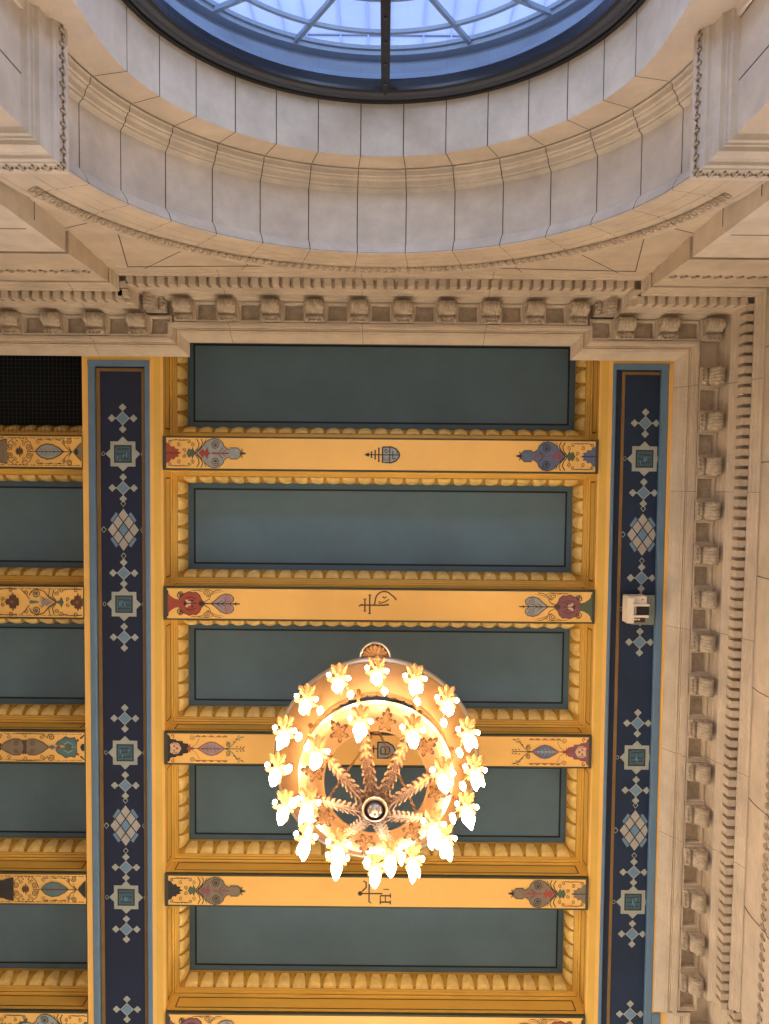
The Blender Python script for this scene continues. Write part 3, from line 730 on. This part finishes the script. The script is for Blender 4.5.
def left_pattern(p, k):
    dk = 'p_dark'
    if k in (0, 3):
        a, b, c = (('p_brown', 'p_grey', 'p_taupe') if k == 0 else ('p_green', 'p_teal', 'p_red'))
        for s in range(0, 4):
            q = s * 2.95
            def T(u, v, q=q): return (LX[1] - .02 - (u + q - .55) * H, p._c + v * H)
            p.fn = T; p.k = 1; filler(p, .1, 2.9); [p.spiral(u, v, .07, 1.3, a, .02, 'p_taupe', 1) for u, v, a in ((1.12, .30, 2), (1.95, .30, 0), (2.42, .24, 1), (2.72, .24, 2))]; p.both([(2.1, .05), (2.2, .3), (2.35, .42)], .02, 'p_brown'); p.both([(3.0, .05), (2.9, .3), (2.75, .42)], .02, 'p_brown'); p.sym([(0, .40), (.1, .36), (.2, .36), (.35, .30), (.5, .30), (.62, .2), (.75, .08), (.78, 0)], 'p_taupe' if k == 0 else 'p_dark'); p.lay(); p.disc(.68, .04, .06, dk); p.disc(.4, .12, .07, dk); p.both([(0, .40), (.2, .36), (.35, .30), (.5, .30), (.62, .2), (.78, 0)], .03, 'p_brown')
            p.spiral(.92, .36, .10, 1.6, 0, .022, 'p_brown', -1); p.both([(.82, 0), (1.0, .12), (1.08, .22), (1.1, .4)], .02, dk); p.both([(.85, 0), (.95, .22)], .03, dk, True)
            for u in (1.2, 1.5, 1.8): p.both([(u, .38), (u + .16, .40)], .045, dk, True); p.both([(u - .1, .39), (u + .2, .39)], .010, 'p_brown')
            h = [(1.1, 0), (1.25, .12), (1.45, .22), (1.65, .25), (1.85, .18), (1.98, .06), (2.0, 0)]
            p.lay(); p.sym(h, b); p.lay(); p.both(h, .035, a)
            for j in range(5): p.both([(1.25 + .13 * j, 0), (1.36 + .13 * j, .14)], .026, c, True)
            p.line([(.8, 0), (2.3, 0)], .022, dk)
            p.spiral(2.24, .15, .11, 1.6, 3, .022, 'p_brown', 1); p.spiral(2.86, .15, .11, 1.6, 0, .022, 'p_brown', -1)
            p.sym([(2.42, 0), (2.46, .12), (2.50, .06), (2.53, .22), (2.56, .08), (2.62, .12), (2.68, 0)], 'p_brown')
            for (u, v) in ((2.3, .30), (2.42, .34), (2.5, .42), (2.6, .34), (2.74, .30), (2.66, .42), (2.4, .42)): p.both([(u, v), (u + .06, v + .03)], .045, dk, True)
    elif k == 1:
        for s in range(5):
            q = s * 2.15
            p.fn = lambda u, v, q=q: (LX[1] - .02 - (u + q - .1) * H, p._c + v * H)
            p.k = 1; filler(p, .1, 2.1, 'p_taupe'); [p.spiral(u, v, .08, 1.3, a, .022, 'p_brown', 1) for u, v, a in ((.95, .30, 2), (1.95, .30, 0), (.32, .40, 1))]; p.both([(1.84, .1), (1.98, .28), (2.12, .42)], .025, 'p_brown'); p.both([(1.3, .05), (1.45, .2), (1.5, .1)], .02, 'p_green'); p.sym([(.03, 0), (.05, .14), (.12, .12), (.14, .24), (.20, .20), (.23, .32), (.28, .20), (.34, .22), (.36, .10), (.44, .10), (.5, 0)], 'p_brown'); p.disc(.6, .12, .0, dk)
            p.lay(); p.disc(.26, .0, .06, 'p_red'); p.spiral(.56, .10, .07, 1.3, -1.5, .02, 'p_brown', 1)
            p.sym([(.70, 0), (.78, .18), (.84, .06), (.95, .02), (.95, 0)], 'p_green'); p.both([(.1, .42), (.5, .44), (.72, .40)], .02, dk); p.spiral(.78, .38, .08, 1.4, 0, .02, 'p_brown', 1)
            p.both([(.95, .04), (1.08, .2), (1.02, .42)], .028, dk); p.both([(1.0, .05), (1.2, .22), (1.16, .45)], .028, 'p_green')
            p.both([(.95, 0), (1.2, .16), (1.35, .36), (1.6, .44), (1.78, .34), (1.84, .20)], .03, 'p_brown')
            p.spiral(1.62, .27, .15, 1.9, .3, .028, 'p_brown', 1); p.disc(1.62, .27, .05, 'p_teal')
            p.sym([(1.05, 0), (1.3, .14), (1.32, .04), (1.42, .16), (1.46, 0)], 'p_lilac'); p.sym([(1.5, 0), (1.58, .03), (1.82, .06), (1.84, 0)], 'p_teal')
            pass
    elif k == 2:
        for s in range(4):
            q = s * 2.9
            p.fn = lambda u, v, q=q: (LX[1] - .02 - (u + q - .15) * H, p._c + v * H)
            p.k = 1; filler(p, .2, 2.8, 'p_taupe'); [p.spiral(u, v, .08, 1.3, a, .022, 'p_taupe', 1) for u, v, a in ((1.55, .34, 2), (2.1, .38, 0), (2.65, .34, 1))]; p.sym([(.0, .12), (.2, .12), (.26, 0)], dk); p.both([(.1, .42), (.25, .30)], .06, dk); p.both([(.3, .26), (.4, .20)], .07, 'p_red')
            p.sym([(.36, .10), (.44, .34), (.6, .30), (.74, .36), (.9, .24), (1.0, .20), (1.08, .08), (1.08, 0), (.36, 0)], 'p_teal'); p.lay(); p.both([(.36, .10), (.44, .34), (.6, .30), (.74, .36), (.9, .24), (1.0, .20), (1.08, .08)], .025, dk)
            p.disc(.66, .0, .12, 'p_green', mirror=False); p.both([(.5, .1), (.66, .18), (.8, .1)], .03, 'p_grey'); p.disc(.98, .0, .07, 'p_red', mirror=False)
            p.sym([(1.08, 0), (1.18, .09), (1.3, .02), (1.3, 0)], 'p_blue'); p.spiral(1.22, .34, .12, 1.6, 0, .028, 'p_brown', 1); p.both([(1.34, .3), (1.5, .44), (1.9, .46), (2.4, .46)], .022, 'p_brown')
            h = [(1.3, 0), (1.5, .16), (1.75, .27), (1.95, .27), (2.04, .2), (2.1, .08), (2.1, 0)]
            p.lay(); p.sym(h, 'p_taupe'); p.lay(); p.both(h, .028, 'p_brown'); p.spiral(1.85, .13, .09, 1.5, .3, .024, 'p_brown', 1)
            p.sym([(2.04, 0), (2.06, .26), (2.12, .22), (2.18, .26), (2.2, 0)], 'p_brown')
            h2 = [(4.24 - u, v) for u, v in h]
            p.sym(h2, 'p_taupe'); p.lay(); p.both(h2, .028, 'p_brown'); p.spiral(2.39, .13, .09, 1.5, 2.8, .024, 'p_brown', -1); p.spiral(2.98, .34, .12, 1.6, 3, .028, 'p_brown', -1)
    else:
        for s in range(5):
            q = s * 2.2
            p.fn = lambda u, v, q=q: (LX[1] - .02 - (u + q - .2) * H, p._c + v * H)
            p.k = 1; orn_fan(p, 'p_green', 'p_grey', 'p_brown', 'p_dark')
for k, c in enumerate(BEAMS):
    root = empty('ceiling_beam', -6.4, c, 11.97, LBL[k], 'beam', 'scrollwork beams of the left bay', 'thing')
    beam_shell(root, LX[0], LX[1] - .004, c, False)
    p = Paint(None, 11.968); p._c = c; left_pattern(p, k)
    # keep the paint within the beam
    p.v = [(min(max(v[0], LX[0]), LX[1] - .006), v[1], v[2]) for v in p.v]
    p.build('scroll_ornament', root)

# ---- long navy strips with star and diamond motifs
def cross_motif(cx, cy, xmax):
    p = Paint(lambda u, v: (min(cx + u, xmax), cy + v), p_d); dia = lambda u, v, r, m: p.fill([(u - r, v), (u, v - r), (u + r, v), (u, v + r)], m)
    def flower(u, v): 
        dia(u, v, .058, 'motif_cream'); 
        for a in range(4): p.disc(u + .03 * cos(a * pi / 2), v + .03 * sin(a * pi / 2), .024, 'motif_cream', 8, False)
    for a, b in ((0, -.165), (0, .165), (-.165, 0), (.165, 0)): flower(a, b)
    p.line([(-.16, 0), (.16, 0)], .012, 'motif_cream'); p.line([(0, -.16), (0, .16)], .012, 'motif_cream')
    p.lay(); dia(0, 0, .108, 'motif_cream'); p.lay(); dia(0, 0, .090, 'motif_blue'); return p
def square_motif(cx, cy, xmax, seed):
    p = Paint(lambda u, v: (min(cx + u, xmax), cy + v), p_d)
    s = .19; q = .075
    pts = []
    for a in range(4):
        ca, sa = cos(a * pi / 2), sin(a * pi / 2)
        for (u, v) in ((-s, -s), (-q, -s), (0, -s - .075), (q, -s)): pts.append((u * ca - v * sa, u * sa + v * ca))
    p.fill(pts, 'motif_cream')
    for a in range(4):
        ca, sa = cos(a * pi / 2), sin(a * pi / 2); u, v = .0, -.30
        if a % 2: p.line([(u * ca - v * sa + .022 * cos(t), u * sa + v * ca + .03 * sin(t)) for t in [k * pi / 4 for k in range(9)]], .008, 'motif_cream')
    p.lay(); p.fill([(-.135, -.135), (.135, -.135), (.135, .135), (-.135, .135)], 'p_dark'); p.lay(); p.fill([(-.115, -.115), (.115, -.115), (.115, .115), (-.115, .115)], 'motif_teal'); p.lay()
    r = random.Random(seed)
    for a in range(3):
        v = -.07 + .07 * a; p.line([(-.09, v), (.09, v + r.uniform(-.02, .02))], .014, 'p_dark')
    for a in range(4):
        u = r.uniform(-.08, .08); v = r.uniform(-.08, .05); p.line([(u, v), (u + r.uniform(-.02, .02), v + .06)], .012, 'motif_blue')
    return p
def diamond_motif(cx, cy, xmax):
    p = Paint(lambda u, v: (min(cx + u, xmax), cy + v), p_d)
    e1 = (.082, .112); e2 = (-.082, .112)
    for i in range(-1, 2):
        for j in range(-1, 2):
            u = (i * e1[0] + j * e2[0]); v = (i * e1[1] + j * e2[1]); m = 'motif_blue' if i == j == 0 else 'motif_pink'; r = .44
            p.fill([(u, v - 2 * r * .112), (u + 2 * r * .082, v), (u, v + 2 * r * .112), (u - 2 * r * .082, v)], m)
    for sx in (-1, 1):
        for sy in (-1, 1):
            u0, v0 = sx * .135, sy * .18
            p.fill([(u0 - sx * .055, v0 + sy * .055), (u0 - sx * .02, v0 + sy * .09) , (u0 + sx * .065, v0 - sy * .035), (u0 + sx * .035, v0 - sy * .07)], 'motif_blue')
    for u, v in ((0, -.40), (0, .40), (-.30, 0), (.30, 0)):
        p.line([(u, v - .045), (u + .036, v), (u, v + .045), (u - .036, v), (u, v - .045)], .012, 'motif_cream')
    return p
p_d = 12.06
def strip(cx, label, x0, b0, g0, n0, n1, g1, b1, x1, m_navy, side, ytop):
    root = empty('painted_strip', cx, 3, 12.0, label, 'painted ceiling strip')
    mb = MB(); mb.box(b0 - .01, b1 + .01, ytop, 11.4, 12.062, 12.10, m_navy); mb.build('navy_ground', root)
    mb = MB()
    for a, b in ((x0, b0), (b1, x1)):
        mb.grid([[(a, y, 12.0), (a + .012, y, 11.985), (b - .012, y, 11.985), (b, y, 12.0), (b, y, 12.062)] if a == x0 else [(a, y, 12.062), (a, y, 12.0), (a + .012, y, 11.985), (b - .012, y, 11.985), (b, y, 12.0)] for y in (ytop + .088, 11.4)], 'blue_border')
    mb.box(x0, x1, ytop - .0, ytop + .09, 11.983, 12.062, 'blue_border')
    if side == 2: mb.box(4.262, 4.40, 8.19, 11.4, 11.984, 12.062, 'blue_border')
    mb.build('blue_border', root)
    mb = MB()
    for a, b in (g0, g1):
        if a < b: mb.box(a, b, ytop + .13, 11.4, 12.05, 12.0615, 'gilt_line')
    mb.box(g0[0], max(g1[1], n1), ytop + .115, ytop + .16, 12.048, 12.06, 'gilt_line')
    mb.build('gilt_line', root)
    for q in (0, 4.618):
        for k, (kind, y) in enumerate((('c', -1.02), ('s', -.48), ('c', .037), ('d', .675), ('c', 1.34), ('s', 1.82), ('c', 2.333))):
            y += q; xm = n1 + .0
            if kind == 'c': cross_motif(cx, y, xm).build('star_motif', root)
            if kind == 's': square_motif(cx, y, xm, int(y * 10) + side).build('square_motif', root)
            if kind == 'd': diamond_motif(cx, y, xm).build('diamond_motif', root)
    for y in (8.25, 8.76): (cross_motif(cx, y, n1) if y < 8.5 else square_motif(cx, y, n1, 3)).build('star_motif' if y < 8.5 else 'square_motif', root)
strip(-3.99, 'long navy strip with pale stars and diamonds, between the left and middle bays', -4.49, -4.395, (-4.385, -4.33), -4.33, -3.70, (-3.70, -3.65), -3.64, -3.56, 'navy', 1, -1.885)
strip(3.945, 'blue black strip with pale stars beside the right wall, carrying a light fixture', 3.42, 3.475, (3.575, 3.622), 3.622, 4.15, (1, 0), 4.155, 4.265, 'navy_blue', 2, -1.905)

# ---- light fixture on the right strip
root = empty('floodlight', 3.86, 1.80, 11.75, 'small cream boxy light fixture with a black lens on the right painted strip', 'light fixture')
mb = MB(); mb.box(3.80, 4.135, 1.60, 2.05, 11.985, 12.06, 'plastic_grey'); mb.build('mounting_plate', root)
mb = MB()
mb.box(3.635, 3.735, 1.60, 1.985, 11.70, 11.96, 'plastic_cream')
mb.box(3.64, 3.935, 1.58, 1.70, 11.75, 11.955, 'plastic_cream'); mb.box(3.70, 3.96, 1.695, 1.725, 11.69, 11.96, 'plastic_cream'); mb.box(3.70, 3.95, 1.86, 1.895, 11.69, 11.96, 'plastic_cream')
mb.box(3.65, 3.96, 1.60, 1.97, 11.93, 11.985, 'plastic_cream'); mb.box(3.92, 3.94, 1.9, 1.985, 11.74, 11.93, 'plastic_grey')
for x in (3.72, 3.86): mb.box(x, x + .02, 1.62, 1.64, 11.745, 11.752, 'plastic_brown')
o = mb.build('housing', root); bv = o.modifiers.new('b', 'BEVEL'); bv.width = .012; bv.segments = 2
mb = MB(); mb.box(3.765, 3.96, 1.73, 1.855, 11.72, 11.90, 'plastic_black'); mb.box(3.748, 3.765, 1.735, 1.85, 11.70, 11.9, 'pewter'); mb.build('lens', root)
mb = MB(); mb.box(3.73, 3.93, 1.90, 1.975, 11.76, 11.92, 'plastic_brown'); mb.box(3.74, 3.80, 1.92, 1.945, 11.755, 11.762, 'plastic_cream'); mb.box(3.81, 3.84, 1.92, 1.945, 11.755, 11.762, 'plastic_cream'); mb.build('driver_box', root)

# ================================================================== chandelier
CX0, CY0 = -.08, 3.655
root = empty('chandelier', CX0, CY0, 8.6, 'gilt ring chandelier with leafy arms and glowing glass flower lamps', 'chandelier')
ch = (CX0, CY0)
mb = MB()
mb.lathe([(1.36, 10.58), (1.385, 10.54), (1.385, 10.50), (1.36, 10.485)], ch, 'pewter', 96)
mb.lathe([(1.36, 10.485), (1.33, 10.47), (1.325, 10.44)], ch, 'brass_pale', 96)
mb.lathe([(1.325, 10.44), (1.30, 10.42), (1.15, 10.30), (1.02, 10.235), (.985, 10.225)], ch, 'brass', 96)
mb.lathe([(.985, 10.225), (.97, 10.24), (.98, 10.27), (1.02, 10.30), (1.36, 10.58)], ch, 'brass', 96)
mb.build('outer_ring', root, smooth=True)
mb = MB()
mb.lathe([(.97, 9.86), (.985, 9.83), (.98, 9.80), (.93, 9.785)], ch, 'brass_pale', 96)
mb.lathe([(.93, 9.785), (.92, 9.76), (.87, 9.70), (.76, 9.645), (.66, 9.63), (.645, 9.64)], ch, 'brass', 96)
mb.lathe([(.645, 9.64), (.64, 9.66), (.66, 9.68), (.8, 9.72), (.97, 9.86)], ch, 'brass', 96)
mb.build('inner_ring', root, smooth=True)

def leaf_shape(mb, c, fwd, side, nrm, L, W, m, lobes=3, lift=.0, edge=None):
    """lobed leaf: outline with teeth, domed along its midrib; optional brighter rim"""
    n = lobes * 4
    def outline(sc):
        pts = []
        for k in range(n + 1):
            t = k / n; env = sin(pi * min(1, (t * .92 + .06))) ** .7
            w = W * sc * env * (1 - .38 * (1 if k % 4 == 0 else (.35 if k % 4 in (1, 3) else 0)))
            pts.append((t * L * (1 if sc == 1 else sc), w))
        return pts
    def P(u, v, h): return tuple(c[q] + fwd[q] * u + side[q] * v + nrm[q] * h for q in range(3))
    def put(sc, m, h0):
        pts = outline(sc)
        mid = [P(u, 0, h0 + lift + .25 * W) for u, _ in pts]
        for sgn in (-1, 1):
            ed = [P(u, v * sgn, h0) for u, v in pts]
            mb.grid([mid, ed], m)
    if edge: put(1.0, edge, -.004)
    put(.80 if edge else 1, m, .0)
# outer ring lace of small leaves in the gap between the rings, and a shell on its rim
mb = MB()
rows = []
for k in range(385):
    a = 2 * pi * k / 384; q = .955 - .022 * abs(sin(a * 24)) - .012 * abs(sin(a * 72))
    rows.append([(CX0 + cos(a) * .99, CY0 + sin(a) * .99, 10.222), (CX0 + cos(a) * .97, CY0 + sin(a) * .97, 10.205), (CX0 + cos(a) * q, CY0 + sin(a) * q, 10.22)])
mb.grid(rows, 'gilt_leaf')
mb.build('lace_fringe', root)
mb = MB()
c = (CX0 - .03, CY0 - 1.37, 10.56)
for k in range(9):
    a = pi * (k + .5) / 9; f = (cos(a), -sin(a), -.1); s_ = (sin(a), cos(a), 0)
    leaf_shape(mb, c, f, s_, (0, 0, -1), .185, .04, 'gilt_leaf', 3)
mb.tube([(c[0] + .2 * cos(pi * k / 16), c[1] - .2 * sin(pi * k / 16), c[2]) for k in range(17)], .016, 'pewter', 8)
mb.face([mb.vert(c[0] + .2 * cos(pi * k / 16), c[1] - .2 * sin(pi * k / 16), c[2] + .01) for k in range(17)], 'bronze')
mb.build('shell_crest', root)
# inner ring: leaf sprays and struts up to the outer ring
for k in range(8):
    mb = MB()
    a = radians(-81 + 45 * k); e = (cos(a), sin(a), 0); t = (-sin(a), cos(a), 0)
    for off, L, ang in ((0, .20, 0), (-.05, .17, .7), (.05, .17, -.7), (0, .14, 1.3), (0, .14, -1.3)):
        f = (e[0] * cos(ang) + t[0] * sin(ang), e[1] * cos(ang) + t[1] * sin(ang), .15); s_ = (-f[1], f[0], 0)
        leaf_shape(mb, (CX0 + e[0] * .76 + t[0] * off, CY0 + e[1] * .76 + t[1] * off, 9.635), f, s_, (0, 0, -1), L, .045, 'gilt_leaf', 3, edge='bronze')
    for ang in (2.5, -2.5):
        f = (e[0] * cos(ang) + t[0] * sin(ang), e[1] * cos(ang) + t[1] * sin(ang), -.05); s_ = (-f[1], f[0], 0)
        leaf_shape(mb, (CX0 + e[0] * .76, CY0 + e[1] * .76, 9.63), f, s_, (0, 0, -1), .12, .035, 'gilt_leaf', 2, edge='bronze')
    mb.build('leaf_spray', root)
for k in range(8):
    a = radians(-58.5 + 45 * k); e = (cos(a), sin(a), 0)
    mb = MB()
    mb.tube([(CX0 + e[0] * r, CY0 + e[1] * r, d) for r, d in ((.95, 9.82), (1.0, 9.9), (1.0, 10.0), (.99, 10.12), (1.02, 10.25))], [.03, .018, .026, .018, .03], 'gilt_leaf', 8)
    mb.build('strut', root, smooth=True)
# hub with finial
mb = MB()
mb.lathe([(.03, 8.98), (.06, 8.93), (.10, 8.90), (.135, 8.86), (.145, 8.82), (.138, 8.80), (.12, 8.79)], ch, 'brass_pale', 40)
mb.lathe([(.12, 8.79), (.105, 8.82), (.10, 8.83)], ch, 'bronze', 40)
mb.lathe([(.10, 8.83), (.09, 8.80), (.07, 8.765), (.045, 8.745), (.035, 8.735)], ch, 'pewter', 40)
mb.lathe([(.035, 8.735), (.022, 8.72), (.026, 8.70), (.026, 8.68), (.015, 8.66), (0.001, 8.655)], ch, 'brass_pale', 24)
mb.build('hub', root, smooth=True)
# leafy arms
ARM = [radians(-103 + 45 * k) for k in range(8)]
def armpt(a, t):
    t = max(t, 0)
    r = .12 + .66 * t; d = 8.86 + .74 * t ** 1.1
    return (CX0 + cos(a) * r, CY0 + sin(a) * r, d)
for a in ARM:
    mb = MB()
    pts = [armpt(a, k / 8) for k in range(9)]
    mb.tube(pts, .018, 'gilt_leaf', 6)
    for k in range(10):
        t = 1 - k / 10.0; p0 = armpt(a, t); p1 = armpt(a, t - .14) if t > .14 else (CX0, CY0, 8.8)
        f = [p1[q] - p0[q] for q in range(3)]; L = math.sqrt(sum(v * v for v in f)); f = tuple(v / L for v in f); s_ = (-sin(a), cos(a), 0)
        nrm = (s_[1] * f[2] - s_[2] * f[1], s_[2] * f[0] - s_[0] * f[2], s_[0] * f[1] - s_[1] * f[0])
        if nrm[2] > 0: nrm = tuple(-v for v in nrm)
        near = t < .55
        for ang in (-.6, .6, 0):
            ff = tuple(f[q] * cos(ang) + s_[q] * sin(ang) for q in range(3)); ss = tuple(-f[q] * sin(ang) + s_[q] * cos(ang) for q in range(3))
            base = tuple(p0[q] + nrm[q] * (.02 + (.008 if ang == 0 else 0)) for q in range(3))
            leaf_shape(mb, base, ff, ss, nrm, .135, .040, 'bronze' if near else 'gilt_leaf', 3, edge='gilt_leaf' if near else 'bronze')
    mb.build('leaf_arm', root)
# suspension chains from a ceiling hook down to the inner ring
mb = MB(); mb.lathe([(.001, 11.96), (.10, 11.955), (.11, 11.93), (.07, 11.90), (.03, 11.86), (.001, 11.85)], ch, 'brass', 24); mb.build('ceiling_hook', root, smooth=True)
for a in (radians(38), radians(158), radians(278)):
    mb = MB(); p0 = (CX0, CY0, 11.86); p1 = (CX0 + cos(a) * .66, CY0 + sin(a) * .66, 9.68)
    N = 38; v = [p1[q] - p0[q] for q in range(3)]; L = math.sqrt(sum(q * q for q in v)); t = [q / L for q in v]
    s1 = (-sin(a), cos(a), 0); s2 = (t[1] * s1[2] - t[2] * s1[1], t[2] * s1[0] - t[0] * s1[2], t[0] * s1[1] - t[1] * s1[0])
    for k in range(N):
        c = [p0[q] + v[q] * (k + .5) / N for q in range(3)]; s_ = s1 if k % 2 else s2; h = L / N * .62
        mb.tube([tuple(c[q] + t[q] * h * cos(b) + s_[q] * .018 * sin(b) for q in range(3)) for b in [2 * pi * j / 8 for j in range(9)]], .006, 'gilt_leaf', 5, cap=False)
    mb.build('chain', root)
# lamps
def flame(mb, c, L, R, lean, seed, petals=5):
    """glass flower hanging down from c: ribbed bell with uneven pointed petals"""
    rr = random.Random(seed); ph = rr.uniform(0, 6.28); rows = []; n = petals * 6
    prof_ = [(0, .25), (.06, .55), (.16, .86), (.30, 1.0), (.46, .95), (.62, .80), (.76, .60), (.88, .36), (1.0, .06)]
    if petals == 3: prof_ = [(0, .30), (.08, .58), (.2, .78), (.36, .90), (.52, .98), (.66, 1.02), (.78, 1.0), (.88, .92), (1.0, .78)]
    for t, r in prof_:
        row_ = []
        for j in range(n):
            b = 2 * pi * j / n; pt = cos(petals * b + ph)
            q = r * R * (1 + .10 * pt * (t ** .5)); tt = t * L * (1 - ((.22 if petals != 3 else .42) * (1 - pt) / 2 if t > .5 else 0))
            tw = b + .5 * t
            row_.append((c[0] + q * cos(tw) + lean[0] * t, c[1] + q * sin(tw) + lean[1] * t, c[2] - tt))
        rows.append(row_)
    ids = mb.grid(rows, 'glass_lit', close=True)
    mb.face(ids[0][::-1], 'glass_lit'); mb.face(ids[-1], 'glass_lit')
lamps = [(radians(-90 + 22.5 * k), 1.27, 10.0, 'o') for k in range(16)] + [(a, .83, 9.36, 'i') for a in ARM]
for i, (a, r, d, kd) in enumerate(lamps):
    e = (cos(a), sin(a), 0); t = (-sin(a), cos(a), 0); c = (CX0 + e[0] * r, CY0 + e[1] * r, d)
    mb = MB()
    if kd == 'o': mb.tube([(CX0 + e[0] * q, CY0 + e[1] * q, z) for q, z in ((1.12, 10.27), (1.14, 10.16), (1.20, 10.07), (1.27, 10.05), (r, d))], [.022, .016, .016, .02, .028], 'gilt_leaf', 8)
    else: mb.tube([(CX0 + e[0] * q, CY0 + e[1] * q, z) for q, z in ((.74, 9.64), (.76, 9.52), (.80, 9.44), (r, d))], [.022, .016, .018, .028], 'gilt_leaf', 8)
    # leaf calyx spreading over the glass
    for k in range(6):
        b = 2 * pi * k / 6 + .3; f = (cos(b), sin(b), -.25 - .2 * (k % 2)); s_ = (-sin(b), cos(b), 0)
        leaf_shape(mb, (c[0], c[1], c[2] + .005), f, s_, (0, 0, -1), .125 + .03 * (k % 2), .042, 'gilt_leaf', 3)
    up = (0, -1, 0)
    for ang in (-.55, 0, .55):
        f = (sin(ang), -cos(ang), .1); s_ = (cos(ang), sin(ang), 0)
        leaf_shape(mb, (c[0], c[1] - .06, c[2] + .01), f, s_, (0, 0, -1), .19, .05, 'gilt_leaf', 3)
    h = mb.build('lamp_holder', root)
    mb = MB(); tulip = i % 3 == 1 or (kd == 'o' and 3 <= i <= 7); flame(mb, (c[0], c[1], c[2] - .02), .44 if tulip else .50, .080 if tulip else .072, (0, 0), i, 3 if tulip else 5); mb.build('glass_shade', h, smooth=True)
    for sx in (-1, 1):
        mb = MB(); q = (c[0] + sx * .125, c[1] - .075 + .02 * sx, c[2] + .01)
        mb.tube([(c[0], c[1], c[2]), (c[0] + sx * .07, c[1] - .02, c[2] + .04), (q[0], q[1], q[2] + .01)], .008, 'gilt_leaf', 5)
        flame(mb, q, .13, .030, (0, 0), i + 40 + sx, 4); mb.build('glass_bud', h, smooth=True)
    if kd == 'o':
        mb = MB(); q = (c[0] - e[0] * .17 + t[0] * .10, c[1] - e[1] * .17 + t[1] * .10, c[2] - .07)
        mb.tube([(c[0], c[1], c[2]), ((c[0] + q[0]) / 2, (c[1] + q[1]) / 2, c[2] + .03), q], .010, 'gilt_leaf', 5)
        flame(mb, q, .30, .040, (0, 0), i + 90, 4); mb.build('glass_flower', h, smooth=True)

# ================================================================== sky light, warm fill and added lamps
w = bpy.data.worlds.new('world'); bpy.context.scene.world = w; w.use_nodes = True
nt = w.node_tree; bg = nt.nodes['Background']
tc = nt.nodes.new('ShaderNodeTexCoord'); sp = nt.nodes.new('ShaderNodeSeparateXYZ'); rp = nt.nodes.new('ShaderNodeValToRGB')
nt.links.new(tc.outputs['Generated'], sp.inputs[0])
mp = nt.nodes.new('ShaderNodeMapRange'); mp.inputs[1].default_value = -1; mp.inputs[2].default_value = 1
nt.links.new(sp.outputs['Z'], mp.inputs[0]); nt.links.new(mp.outputs[0], rp.inputs['Fac'])
r = rp.color_ramp; r.elements[0].position = 0; r.elements[0].color = (.47, .40, .325, 1)
r.elements[1].position = 1; r.elements[1].color = (1.8, 2.3, 3.7, 1)
e = r.elements.new(.50); e.color = (.26, .225, .19, 1)
e = r.elements.new(.62); e.color = (1.8, 2.3, 3.6, 1)
nt.links.new(rp.outputs['Color'], bg.inputs['Color']); bg.inputs['Strength'].default_value = 1.0

for x in (-1.9, 1.75):          # unseen lamps added outside the arched window, standing in for daylight
    L = bpy.data.lights.new('window_fill', 'POINT'); L.energy = 300; L.color = (.70, .80, 1.0); L.shadow_soft_size = .8
    lo = bpy.data.objects.new('window_fill', L); C.objects.link(lo); lo.location = (x, -6.6, 5.0 + EYE)

L = bpy.data.lights.new('hall_fill', 'POINT'); L.energy = 950; L.color = (1, .84, .64); L.shadow_soft_size = 1.2   # unseen fill lamp, added to light the coffers from down the hall
lo = bpy.data.objects.new('hall_fill', L); C.objects.link(lo); lo.location = (-.1, 13.0, 9.0 + EYE)
for o in C.objects:
    if '_o' in o: del o['_o']

# ================================================================== camera
F = 790.0; al = math.atan(40 / 790); ro = radians(.54)
s, c = sin(al), cos(al)
f = (0, s, c); r0 = (1, 0, 0); d0 = (0, c, -s)
Rv = [cos(ro) * a - sin(ro) * b for a, b in zip(r0, d0)]; Dv = [sin(ro) * a + cos(ro) * b for a, b in zip(r0, d0)]
from mathutils import Matrix
cam = bpy.data.cameras.new('camera'); co = bpy.data.objects.new('camera', cam); C.objects.link(co)
M = Matrix(((Rv[0], -Dv[0], -f[0], 0), (Rv[1], -Dv[1], -f[1], 0), (Rv[2], -Dv[2], -f[2], EYE), (0, 0, 0, 1)))
co.matrix_world = M
cam.sensor_fit = 'VERTICAL'; cam.sensor_height = 24; cam.lens = F / 1024 * 24
cam.shift_y = 16 / 1024; cam.clip_end = 200
sc = bpy.context.scene; sc.camera = co
sc.view_settings.view_transform = 'Standard'; sc.view_settings.look = 'None'; sc.view_settings.gamma = 1; sc.view_settings.exposure = .42
sc.view_settings.use_curve_mapping = False
